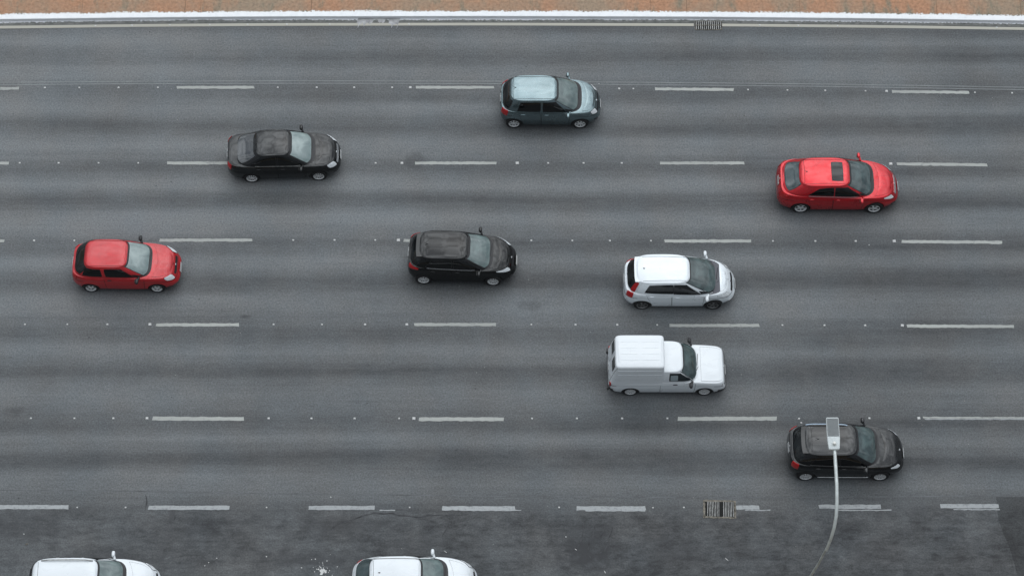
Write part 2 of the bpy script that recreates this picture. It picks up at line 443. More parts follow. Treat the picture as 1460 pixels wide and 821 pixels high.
c = g.mix(g.math('GREATER_THAN', ov, g.maprange(su.outputs['Y'], .48, .70, .50, 1.04)), c, (.80, .80, .80))
g.link(c, b.inputs['Base Color']); b.inputs['Roughness'].default_value = .9
M['verge'] = m
strip('verge', [(.49, .118), (.64, .12), (1.4, .125), (4.6, .13), (4.6, -.02)], M['verge'])
# joints across the verge
mb = MB()
for px, w in ((118, .012), (265, .02), (286, .01), (445, .022), (727, .010), (928, .012), (980, .02), (1140, .012), (1336, .016), (1455, .016)):
    p = at(px, 8, .12); y0 = ykerb(p.x) + .50
    mb.box((p.x, y0 + 2.0, .1245), (w, 4.0, .012), R(random.uniform(-1, 1)))
tag(mb.build('verge_joints', simple('joint_dirt', (.20, .13, .085), .9), smooth=False), kind='structure')

# near kerb and verge, below the frame
strip('near_kerb', [(YN, .0), (YN, .12), (YN - .02, .13), (YN - .18, .13), (YN - .18, .0)], M['white'], yf=lambda x: 0)
strip('near_verge', [(YN - .18, .12), (YN - 4.5, .125), (YN - 4.5, -.02)], simple('near_verge_soil', (.25, .17, .10), .95, noise=(1.2, .6, 1.3)), yf=lambda x: 0)

# patch of newer, darker asphalt in the parking lane
pp = [at(1421, 708), at(1424, 740), at(1431, 760), at(1440, 783), at(1447, 803), at(1454, 830), at(1462, 860)]
vv = [(p.x + random.uniform(-.02, .02), p.y, .004) for p in pp]
vv = vv + [(pp[-1].x + 9, pp[-1].y, .004), (pp[0].x + 9, at(1421, 708).y, .004)]
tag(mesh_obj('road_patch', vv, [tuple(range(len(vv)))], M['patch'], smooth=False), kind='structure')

# lane paint
mb = MB(); mo = MB()
def dash(b_, x0, x1, y0, y1=None, w=.125, z=.006, thick=.0):
    y1 = y0 if y1 is None else y1
    A, B = at(x0, y0), at(x1, y1)
    n = max(2, int((B - A).length / .12)); d = (B - A).normalized(); nrm = Vector((-d.y, d.x, 0))
    top = []; bot = []
    for i in range(n + 1):
        p = A.lerp(B, i / n); e = .012
        top.append(p + nrm * (w / 2 + random.uniform(-e, e))); bot.append(p - nrm * (w / 2 + random.uniform(-e, e)))
    for q in (0, n): top[q] += d * random.uniform(-.03, .03)
    vs = [(p.x, p.y, z) for p in top + bot]
    b_.add(vs, [(i, n + 1 + i, n + 2 + i, i + 1) for i in range(n)])
D1 = [(0, 27, 126.6, 126.4), (252.5, 363, 125), (593, 705, 125), (934, 1045.5, 127.2, 128.2), (1272, 1382, 131, 132.2)]
D2 = [(-40, 12.5, 233), (238.5, 352, 232.8), (592, 707.5, 232.8), (941, 1061.5, 232.8), (1279, 1408, 234, 235.4)]
D3 = [(-40, 6, 343.6), (227, 360, 342.6, 342.4), (575, 690, 343), (948, 1071, 343.8), (1285, 1428.5, 344.4, 345.8)]
D4 = [(-70, -10, 463), (222, 341, 463), (591, 707, 462.6), (954.5, 1083, 464), (1293.7, 1445.5, 464.8, 465.4)]
D5 = [(-110, -20, 597), (217, 348, 596.4, 597), (597, 718, 597.4), (966, 1107, 596.8, 596.6)]
for D in (D1, D2, D3, D4): [dash(mb, *d) for d in D]
for d in D5: dash(mb, *d, w=.15)
dash(mb, 1316.5, 1480, 595.2, 595.6, w=.07); dash(mo, 1318, 1480, 597.2, 597.4, w=.05)
for d in ((-60, 98, 722.6), (211, 327, 723.4), (440, 534, 723.6), (630, 735, 724.2), (822, 921, 724.2), (1050, 1083, 723.0), (1168, 1256, 722.0), (1341, 1424, 721.2), (1560, 1650, 721)):
    dash(mo, *d, w=.155)
for d in ((655, 743, 727), (835, 920, 727.6), (1062, 1098, 727), (1192, 1271, 727), (1360, 1426, 725.8), (541, 563, 727)):
    dash(mo, *d, w=.045, z=.0055)
# further dashes along the road on both sides of the view
for D, w in ((D1, .125), (D2, .125), (D3, .125), (D4, .125), (D5, .15)):
    a = at(D[1][0], D[1][2]); c = at(D[-1][0], D[-1][2])
    for k in range(2, 9):
        for x, y in ((a.x - 9 * k - .0, a.y), (c.x + 9 * (k - 1) + (9 if D is D5 else 0), c.y)):
            mb.add([(x, y - w / 2, .006), (x + 3, y - w / 2, .006), (x + 3, y + w / 2, .006), (x, y + w / 2, .006)], [(0, 1, 2, 3)])
tag(mb.build('lane_markings', M['line'], smooth=False), kind='structure')
tag(mo.build('parking_lane_markings', M['line_old'], smooth=False), kind='structure')
# continuous edge line, interrupted at the far drain
GX0, GX1 = at(990, 37).x, at(1029, 37).x
v = []; f = []
for side in ((-300, GX0 - .02), (GX1 + .02, 300)):
    xs = sorted([x for x in XS if side[0] <= x <= side[1]] + [side[0], side[1]]); b0 = len(v)
    for x in xs: v += [(x, ykerb(x) - .058, .006), (x, ykerb(x) + .07, .006)]
    for i in range(len(xs) - 1): f.append((b0 + 2 * i, b0 + 2 * i + 2, b0 + 2 * i + 3, b0 + 2 * i + 1))
tag(mesh_obj('edge_line', v, f, M['edge'], smooth=False), kind='structure')

def ribbon(mb_, pts, w, z, jit=.0, step=.2):
    """thin flat ribbon through photo points, with a wandering edge"""
    P = [at(*p[:2]) for p in pts]; Q = []
    for a, b_ in zip(P, P[1:]):
        n = max(1, int((b_ - a).length / step))
        Q += [a.lerp(b_, i / n) for i in range(n)]
    Q.append(P[-1]); vs = []; n = len(Q)
    for i, p in enumerate(Q):
        d = (Q[min(i + 1, n - 1)] - Q[max(i - 1, 0)]).normalized(); nr = Vector((-d.y, d.x, 0))
        ww = w * random.uniform(.45, 1.3) if jit else w
        if jit and i in (0, n - 1): ww *= .2
        o_ = nr * random.uniform(-jit, jit)
        for s in (-.5, .5):
            q = p + o_ + nr * ww * s; vs.append((q.x, q.y, z))
    mb_.add(vs, [(2 * i, 2 * i + 1, 2 * i + 3, 2 * i + 2) for i in range(n - 1)])
mb = MB()
for off in (-.055, .055):
    pts = [(-60, 120.4), (0, 119.6), (200, 118), (420, 117.4), (700, 117.9), (930, 119.6), (1150, 121.6), (1320, 124.2), (1460, 126.6), (1520, 128)]
    ribbon(mb, [(x, y + off * 32) for x, y in pts], .022, .004)
tag(mb.build('pale_road_joint', M['seam_pale'], smooth=False), kind='structure')
mb = MB()
ribbon(mb, [(-60, 698), (150, 699), (365, 703), (700, 707), (1095, 709), (1460, 706), (1520, 706)], .035, .004, .01, .5)
ribbon(mb, [(700, 469), (900, 470), (1100, 471)], .02, .004, .01, .5)
ribbon(mb, [(-60, 453), (300, 452), (600, 451)], .02, .004, .01, .5)
ribbon(mb, [(-60, 590), (200, 591), (420, 598)], .02, .004, .01, .5)
ribbon(mb, [(0, 343.6), (480, 343.4), (930, 344)], .02, .004, .006, .5)
tag(mb.build('road_seam', M['seam'], smooth=False), kind='structure')
mb = MB()
ribbon(mb, [(498, 741), (520, 735), (533, 731.5), (560, 732.5), (575, 735), (600, 736.5), (612, 733.5), (640, 734), (668, 733)], .055, .005, .03, .15)
ribbon(mb, [(498, 741), (480, 748), (470, 756)], .05, .005, .03, .15)
for pts in ([(836, 735), (833, 745), (831, 760), (826, 775), (818, 785)], [(847, 748), (846, 762), (841, 775), (838, 785)], [(873, 745), (871, 760), (866, 775), (862, 785), (848, 790)],
            [(862, 748), (860, 758), (855, 768)], [(818, 785), (806, 783), (800, 786)], [(838, 785), (843, 800), (850, 810)], [(952, 762), (950, 775), (944, 785)], [(640, 742), (637, 755), (630, 765)],
            [(655, 740), (642, 752)], [(208, 705), (210, 715), (207, 725)], [(246, 727), (249, 737), (246, 745)], [(524, 760), (530, 770)]):
    ribbon(mb, pts, .05, .0055, .03, .1)
tag(mb.build('road_crack', M['crack'], smooth=False), kind='structure')
# whitewash that ran off the kerb over gutter and road
mb = MB(); ed = []
for i in range(61):
    x = 511 + i; deep = 34 if x < 534 else 28.5 if x < 541 else 32.5 if x < 551 else 29 if x < 557 else 35
    ed.append((x, deep + random.uniform(-1.2, 1.2) + (6 * max(0, 1 - abs((x % 8) - 3) / 1.3) if (x < 531 or x > 556) else 0)))
vs = []
for x, y in ed:
    a_, b_ = at(x, 25.9), at(x - (y - 26) * .35, y); vs += [(a_.x, a_.y, .0085), (b_.x, b_.y, .0085)]
mb.add(vs, [(2 * i, 2 * i + 1, 2 * i + 3, 2 * i + 2) for i in range(len(ed) - 1)])
tag(mb.build('whitewash_spill', simple('thin_whitewash', (.38, .38, .385), .8, noise=(5, .6, 1.25)), smooth=False), kind='structure')
# white spatter on the parking lane
mb = MB(); c0 = at(460, 813)
for i in range(70):
    r_ = abs(random.gauss(0, .22)); a = random.uniform(0, 2 * math.pi); s = random.uniform(.008, .035) * (1.6 if r_ < .12 else .7)
    p = c0 + Vector((r_ * math.cos(a), r_ * math.sin(a) * 1.1, 0)); k = random.randint(4, 6); a0 = random.uniform(0, 6)
    mb.add([(p.x + s * math.cos(a0 + j * 2 * math.pi / k) * random.uniform(.6, 1.3), p.y + s * math.sin(a0 + j * 2 * math.pi / k), .006 + i * .00002) for j in range(k)], [tuple(range(k))])
tag(mb.build('paint_spatter', M['stud'], smooth=False), kind='structure')

# ------------------------------------------------------------------ road studs
def stud_mesh(s, h, name):
    mb = MB(); a, c = s / 2, s * .33
    v = [(-a, -a * .9, 0), (a, -a * .9, 0), (a, a * .9, 0), (-a, a * .9, 0), (-c, -a * .8, h), (c, -a * .8, h), (c, a * .8, h), (-c, a * .8, h)]
    mb.add(v, [(0, 1, 2, 3), (4, 5, 6, 7), (0, 1, 5, 4), (1, 2, 6, 5), (2, 3, 7, 6), (3, 0, 4, 7)])
    return mb
small_p = stud_mesh(.072, .018, 's').build('road_stud', M['stud'], smooth=False)
small_me = small_p.data; bpy.data.objects.remove(small_p)
big_p = stud_mesh(.112, .022, 'b').build('road_stud', M['stud'], smooth=False)
big_me = big_p.data; bpy.data.objects.remove(big_p)
def yline(pts, x): return interp([p[0] for p in pts], [p[1] for p in pts], x)
LN = [
 ('first', [(0, 125.6), (300, 125), (700, 125.2), (1066, 128.3), (1264, 130.4), (1443, 133)], [64, 113, 169, 225, 396, 451.5, 505, 559, 882.7, 903, 1066.5, 1122.7, 1176.5, 1234, 1390, 1443], [585, 1264]),
 ('second', [(0, 232.6), (1000, 232.8), (1460, 234.6)], [28, 83.5, 140.5, 197, 535.5, 781.5, 832, 886.5], [573, 737.5, 1270]),
 ('third', [(0, 343.2), (500, 342.4), (1000, 343.6), (1300, 344)], [48.5, 106, 418, 477, 535, 757.5, 816, 869.5, 928, 1102, 1162.5, 1220], [568, 1275]),
 ('fourth', [(0, 462.4), (700, 462.6), (1300, 464)], [35.5, 96, 153, 390, 459, 520.5, 757.5, 820.5, 880, 937, 1115.5, 1175.5, 1233.5], [213.7, 580, 1286.5]),
 ('fifth', [(0, 596), (700, 596.4), (1300, 596)], [44, 106, 161.5, 383, 444, 505.5, 569, 758.5, 822.5, 887, 951.5, 1239.5], [209.5, 590, 1310]),
 ('edge', [(0, 38.6), (136, 37.3), (242, 36), (400, 35.2), (600, 35), (1083, 36.4), (1194, 37.4), (1421, 39.8)], [136, 188, 242, 299, 353, 409, 470, 583, 1083, 1138, 1194, 1421], []),
 ('sixth', [(0, 723), (1460, 723)], [110, 179, 380, 584, 797, 975], []),
]
for nm, yl, sm, bgx in LN:
    where = 'parking lane line' if nm == 'sixth' else 'beige edge line along the kerb' if nm == 'edge' else nm + ' lane line below the kerb'
    for x in sm + bgx:
        o = bpy.data.objects.new('road_stud', big_me if x in bgx else small_me); col.objects.link(o)
        p = at(x, yline(yl, x)); o.location = (p.x, p.y, .002); o.rotation_euler.z = R(random.uniform(-8, 8))
        s = random.uniform(.85, 1.1) * (.8 if nm == 'sixth' else 1); o.scale = (s, s, 1)
        if x in bgx: tag(o, 'larger square white stud just before a dash of the ' + where, 'road stud', 'large studs on the ' + where)
        else: tag(o, 'small white road stud in the gaps of the ' + where, 'road stud', 'small studs on the ' + where)
# odd extra studs and scraps
def scrap(px, py, l, w, rz, label, mat='stud'):
    mb_ = MB(); n = 7
    top = []; 
    for j in range(n):
        a = 2 * math.pi * j / n; top.append((l / 2 * math.cos(a) * random.uniform(.7, 1.1), w / 2 * math.sin(a) * random.uniform(.7, 1.1)))
    mb_.add([(x, y, 0) for x, y in top] + [(x * .8, y * .8, .012) for x, y in top], [tuple(range(n))[::-1], tuple(range(n, 2 * n))] + [(j, (j + 1) % n, n + (j + 1) % n, n + j) for j in range(n)])
    o_ = mb_.build('litter', M[mat], smooth=False); p_ = at(px, py); o_.location = (p_.x, p_.y, .005); o_.rotation_euler.z = R(rz)
    tag(o_, label, 'litter', 'scraps lying on the asphalt'); return o_
scrap(1139, 596.5, .10, .07, 20, 'white scrap on the asphalt just left of the lamp head, upper of two')
scrap(1142.5, 602.5, .09, .06, -10, 'white scrap on the asphalt just left of the lamp head, lower of two')
scrap(1036, 797, .17, .03, -45, 'thin pale stick on the parking lane below the square drain grate')
scrap(862.5, 815, .15, .03, -70, 'thin pale stick on the parking lane at the bottom edge of the photo')
scrap(821, 783, .13, .03, -40, 'thin pale stick lying inside the dark branching tar stain')
scrap(635.5, 786.5, .15, .02, -40, 'faint thin pale stick just above the bonnet of the white car with the green rear glass')
scrap(807, 765, .06, .05, 0, 'small white scrap above the dark branching tar stain')
scrap(471.5, 708.5, .06, .05, 0, 'small white scrap above a worn parking lane dash')
scrap(34, 761, .055, .04, 0, 'small white scrap above the back of the leftmost white car')
scrap(38.5, 775, .13, .06, 15, 'small reddish scrap above the back of the leftmost white car', 'con')
scrap(309, 795.5, .055, .04, 0, 'upper right of three small white scraps right of the leftmost white car')
scrap(297.5, 801.5, .05, .04, 0, 'middle one of three small white scraps right of the leftmost white car')
scrap(292, 806, .05, .04, 0, 'lower left of three small white scraps right of the leftmost white car')
scrap(380, 793, .06, .05, 0, 'lone small white scrap up left of the white paint spatter')
scrap(430, 809, .055, .05, 0, 'small white scrap close beside the white paint spatter')
scrap(1239, 349.3, .055, .045, 0, 'small white scrap just below the third lane line near a large stud')
scrap(931, 723.4, .08, .06, 30, 'white scrap at the right end of a parking lane dash left of the drain grate')
scrap(854, 119.8, .05, .04, 0, 'tiny pale scrap right of the grey hatchback bonnet')

# ------------------------------------------------------------------ drains
def grate(name, c, w, d, nb, missing, label, rim=.07, zt=.012):
    e = bpy.data.objects.new(name, None); col.objects.link(e); e.location = c; tag(e, label, 'drain grate')
    mb_ = MB(); seg = 14
    for (cx, cy, sx, sy) in ((0, d / 2, w + rim, rim), (0, -d / 2, w + rim, rim), (-w / 2, 0, rim, d), (w / 2, 0, rim, d)):
        n = seg if sx > sy else 7
        for i in range(n):
            k = (i + .5) / n - .5; r_ = random.uniform
            if sx > sy: mb_.box((cx + k * sx, cy + r_(-.008, .008), .002), (sx / n + .002, sy * r_(.75, 1.2), zt * r_(.9, 1.5)), R(r_(-3, 3)))
            else: mb_.box((cx + r_(-.008, .008), cy + k * sy, .002), (sx * r_(.75, 1.2), sy / n + .002, zt * r_(.9, 1.5)), R(r_(-3, 3)))
    mb_.build('frame', M['con'], e, smooth=False)
    p_ = MB(); p_.box((0, 0, .0015), (w - rim * .6, d - rim * .6, .011)); p_.build('pit', M['pit'], e, smooth=False)
    iw = w - rim
    for i in range(nb):
        if i in missing: continue
        x = -iw / 2 + iw * (i + .5) / nb
        q = MB(); q.box((x, 0, .016), (iw / nb * .34, d - rim * .9, .018), R(random.uniform(-1.5, 3))); q.build('bar', M['iron'], e, smooth=False)
    return e
p = at(1026, 725.6)
grate('drain_grate', (p.x, p.y, 0), 1.06, .62, 18, (0, 9, 10), 'square iron drain grate with a gap in its bars between parking lane dashes').rotation_euler.z = R(-1.5)
p = at(1010, 37.6)
g2 = grate('drain_grate', (p.x, p.y + .02, .004), 1.02, .40, 13, (), 'narrow iron drain grate in the gutter against the whitewashed kerb', .022)
mb = MB(); mb.box((0, 0, .025), (.98, .03, .014)); mb.build('crossbar', M['con'], g2, smooth=False)

# ------------------------------------------------------------------ vehicles
class Loft:
    """stack of rounded outlines; pt(f, t): f = level (0..n-1, fractional), t = angle from the nose"""
    def __init__(s, levels, crown): s.L = levels; s.crown = crown
    def lp(s, k, t):
        l = s.L[k]; c, sn = math.cos(t), math.sin(t)
        n = l['nf'] if c >= 0 else l['nr']
        ax = (l['xf'] - l['xm']) if c >= 0 else (l['xm'] - l['xr'])
        x = l['xm'] + math.copysign(ax * abs(c) ** (2 / n), c)
        y = math.copysign(l['b'] * abs(sn) ** (2 / n), sn)
        z = l['z'](x)
        return Vector((x, y, z))
    def pt(s, f, t):
        f = max(0, min(len(s.L) - 1, f)); k = min(int(f), len(s.L) - 2)
        return s.lp(k, t).lerp(s.lp(k + 1, t), f - k)
    def side(s, f, x, sg):
        lo, hi = 0.0, math.pi
        for _ in range(17):
            m_ = (lo + hi) / 2
            if s.pt(f, m_).x > x: lo = m_
            else: hi = m_
        p_ = s.pt(f, (lo + hi) / 2); p_.y *= sg; return p_
    def end(s, f, y, front=True):
        """point of the nose (or tail) wall at lateral position y"""
        lo, hi = 0.0, math.pi / 2
        ay = abs(y)
        for _ in range(17):
            m_ = (lo + hi) / 2
            if s.pt(f, m_ if front else math.pi - m_).y < ay: lo = m_
            else: hi = m_
        p_ = s.pt(f, (lo + hi) / 2 if front else math.pi - (lo + hi) / 2)
        p_.y = math.copysign(p_.y, y) if y else 0.0
        return p_
    def top(s, x, y, k=-1):
        l = s.L[k]; n = l['nf'] if x >= l['xm'] else l['nr']
        ax = (l['xf'] - l['xm']) if x >= l['xm'] else (l['xm'] - l['xr'])
        q = max(0.0, 1 - (abs(x - l['xm']) / ax) ** n) ** (1 / n); yi = max(1e-4, l['b'] * q)
        e_ = max(-1, min(1, y / yi))
        return Vector((x, y, l['z'](x) + s.crown * (1 - e_ * e_) * (yi / l['b'])))
    def mesh(s, mb_, sub=2, Mh=64, K=12, mi=0):
        # samples of t with equal arc length on the level that is widest
        T = np.linspace(0, math.pi, 1500); l = len(s.L) // 2
        P_ = np.array([s.lp(l, float(t)) for t in T]); d = np.r_[0, np.cumsum(np.linalg.norm(np.diff(P_, axis=0), axis=1))]
        th = [float(x) for x in np.interp(np.linspace(0, d[-1], Mh + 1), d, T)]
        ts = th + [2 * math.pi - t for t in th[-2:0:-1]]; N = len(ts)
        fs = [0.0]
        for k in range(len(s.L) - 1): fs += [k + (j + 1) / sub for j in range(sub)]
        V = [s.pt(f_, t) for f_ in fs for t in ts]; F_ = []
        for i in range(len(fs) - 1):
            for j in range(N): F_.append((i * N + j, i * N + (j + 1) % N, (i + 1) * N + (j + 1) % N, (i + 1) * N + j))
        # top
        base = (len(fs) - 1) * N; rows = []
        for i in range(Mh + 1):
            a = base + i; b_ = base + (N - i) % N
            if i in (0, Mh): rows.append([a]); continue
            pa, pb = V[a], V[b_]; row = [a]
            for k in range(1, K):
                y = pa.y + (pb.y - pa.y) * k / K; e_ = y / pa.y
                row.append(len(V)); V.append(Vector((pa.x, y, pa.z + s.crown * (1 - e_ * e_) * (abs(pa.y) / s.L[-1]['b']))))
            row.append(b_); rows.append(row)
        for r1, r2 in zip(rows, rows[1:]):
            if len(r1) == 1: F_ += [(r1[0], r2[k], r2[k + 1]) for k in range(K)]
            elif len(r2) == 1: F_ += [(r1[k], r2[0], r1[k + 1]) for k in range(K)]
            else: F_ += [(r1[k], r2[k], r2[k + 1], r1[k + 1]) for k in range(K)]
        F_.append(tuple(range(N))[::-1])
        mb_.add(V, F_, mi)

def patch(mb_, fn, off, nu=10, nv=6, rnd=.25, skirt=.02, mi=0, sc=1.0, scv=None, flip=None):
    """panel laid on a surface: fn(u, v), u and v in -1..1; its rim is turned in towards the surface"""
    scv = sc if scv is None else scv
    def F2(a, b_):
        u = a * math.sqrt(1 - rnd * b_ * b_ / 2); w = b_ * math.sqrt(1 - rnd * a * a / 2)
        return fn(u * sc, w * scv)
    G = [[F2(-1 + 2 * i / nu, -1 + 2 * j / nv) for i in range(nu + 1)] for j in range(nv + 1)]; g_ = []
    for j in range(nv + 1):
        for i in range(nu + 1):
            du = G[j][min(nu, i + 1)] - G[j][max(0, i - 1)]; dv = G[min(nv, j + 1)][i] - G[max(0, j - 1)][i]
            nr = du.cross(dv)
            g_.append([G[j][i], nr.normalized() if nr.length > 1e-12 else Vector((0, 0, 1))])
    # outward = away from a point low inside the car
    c_ = g_[len(g_) // 2]; out = (c_[0] - (flip if flip else Vector((0, 0, .5))))
    if c_[1].dot(out) < 0:
        for q in g_: q[1] = -q[1]
    W_ = nu + 1
    V = [q[0] + q[1] * off for q in g_]; F_ = [(j * W_ + i, j * W_ + i + 1, (j + 1) * W_ + i + 1, (j + 1) * W_ + i) for j in range(nv) for i in range(nu)]
    rim = [i for i in range(W_)] + [j * W_ + nu for j in range(1, nv + 1)] + [nv * W_ + i for i in range(nu - 1, -1, -1)] + [j * W_ for j in range(nv - 1, 0, -1)]
    b0 = len(V)
    for r_ in rim: V.append(g_[r_][0] - g_[r_][1] * skirt)
    n = len(rim)
    for i in range(n): F_.append((rim[i], rim[(i + 1) % n], b0 + (i + 1) % n, b0 + i))
    mb_.add(V, F_, mi)

def quad(c00, c10, c11, c01):
    """bilinear (a, b) pairs over -1..1"""
    def q(u, v):
        s, t_ = (u + 1) / 2, (v + 1) / 2
        return tuple(c00[k] * (1 - s) * (1 - t_) + c10[k] * s * (1 - t_) + c11[k] * s * t_ + c01[k] * (1 - s) * t_ for k in (0, 1))
    return q

def pl(pts):
    xs = [p_[0] for p_ in pts]; ys = [p_[1] for p_ in pts]
    # smooth piecewise curve (average of shifted linear reads)
    def f_(x): return (interp(xs, ys, x - .12) + interp(xs, ys, x - .05) + interp(xs, ys, x) + interp(xs, ys, x + .05) + interp(xs, ys, x + .12)) / 5
    return f_

def superblob(mb_, c, r_, e=.6, n=14, m_=9, mi=0, taper=0):
    V = []; F_ = []
    sp = lambda x: math.copysign(abs(x) ** e, x)
    for j in range(m_ + 1):
        ph = -math.pi / 2 + math.pi * j / m_
        for i in range(n):
            a = 2 * math.pi * i / n
            V.append(Vector(c) + Vector((r_[0] * sp(math.cos(ph)) * sp(math.cos(a)), r_[1] * sp(math.cos(ph)) * sp(math.sin(a)), r_[2] * sp(math.sin(ph)))))
    for j in range(m_):
        for i in range(n): F_.append((j * n + i, j * n + (i + 1) % n, (j + 1) * n + (i + 1) % n, (j + 1) * n + i))
    mb_.add(V, F_, mi)

WHEEL_CACHE = {}
def wheel_meshes(style, r_, mat):
    key = (style, r_, mat.name)
    if key in WHEEL_CACHE: return WHEEL_CACHE[key]
    w = .19; rr = r_ * .66
    ty = MB(); ty.lathe([(rr, -w / 2), (r_ * .86, -w / 2), (r_ * .97, -w / 2 * .86), (r_, -w / 2 * .5), (r_, w / 2 * .5), (r_ * .97, w / 2 * .86), (r_ * .86, w / 2), (rr, w / 2), (rr, -w / 2)], 36)
    a = ty.build('tyre', M['rubber']); am = a.data; bpy.data.objects.remove(a)
    hb = MB(); hb.lathe([(0.001, w / 2 - .055), (rr, w / 2 - .055), (rr, -w / 2 + .02), (0.001, -w / 2 + .02)], 24)
    a = hb.build('wheel', M['dark']); hm = a.data; bpy.data.objects.remove(a)
    rm = MB(); o_ = w / 2
    rm.lathe([(rr * .86, o_ - .03), (rr * .93, o_ - .004), (rr * 1.0, o_ + .004), (rr * 1.03, o_ - .01), (rr, o_ - .04), (rr * .86, o_ - .03)], 36)
    rm.lathe([(0.001, o_ + .004), (rr * .16, o_ + .002), (rr * .24, o_ - .012), (rr * .24, o_ - .04)], 18)
    N = {'alloy5': 5, 'alloy6': 6, 'cap': 9, 'cap7': 7, 'steel': 12, 'alloy10': 10}[style]
    wide = {'alloy5': .30, 'alloy6': .24, 'cap': .17, 'cap7': .22, 'steel': .16, 'alloy10': .13}[style]
    for k in range(N):
        A = 2 * math.pi * k / N + .3; ca, sa = math.cos(A), math.sin(A)
        w0, w1 = rr * wide * .42, rr * wide * (.50 if 'alloy' in style else .62)
        V = []
        for (q, ww, dep) in ((rr * .18, w0, -.004), (rr * .55, (w0 + w1) / 2, -.010), (rr * .92, w1, -.006)):
            for s in (-1, 1):
                x, z = q * ca - s * ww * sa, q * sa + s * ww * ca
                V += [(x, o_ + dep, z), (x, o_ + dep - .03, z)]
        F_ = []
        for i in range(2):
            b_ = i * 4
            F_ += [(b_, b_ + 4, b_ + 6, b_ + 2), (b_ + 1, b_ + 3, b_ + 7, b_ + 5), (b_, b_ + 1, b_ + 5, b_ + 4), (b_ + 2, b_ + 6, b_ + 7, b_ + 3)]
        rm.add(V, F_)
    a = rm.build('rim', mat); rmm = a.data; bpy.data.objects.remove(a)
    WHEEL_CACHE[key] = (hm, am, rmm); return WHEEL_CACHE[key]

def inst(name, me, parent):
    o_ = bpy.data.objects.new(name, me); col.objects.link(o_); o_.parent = parent; return o_

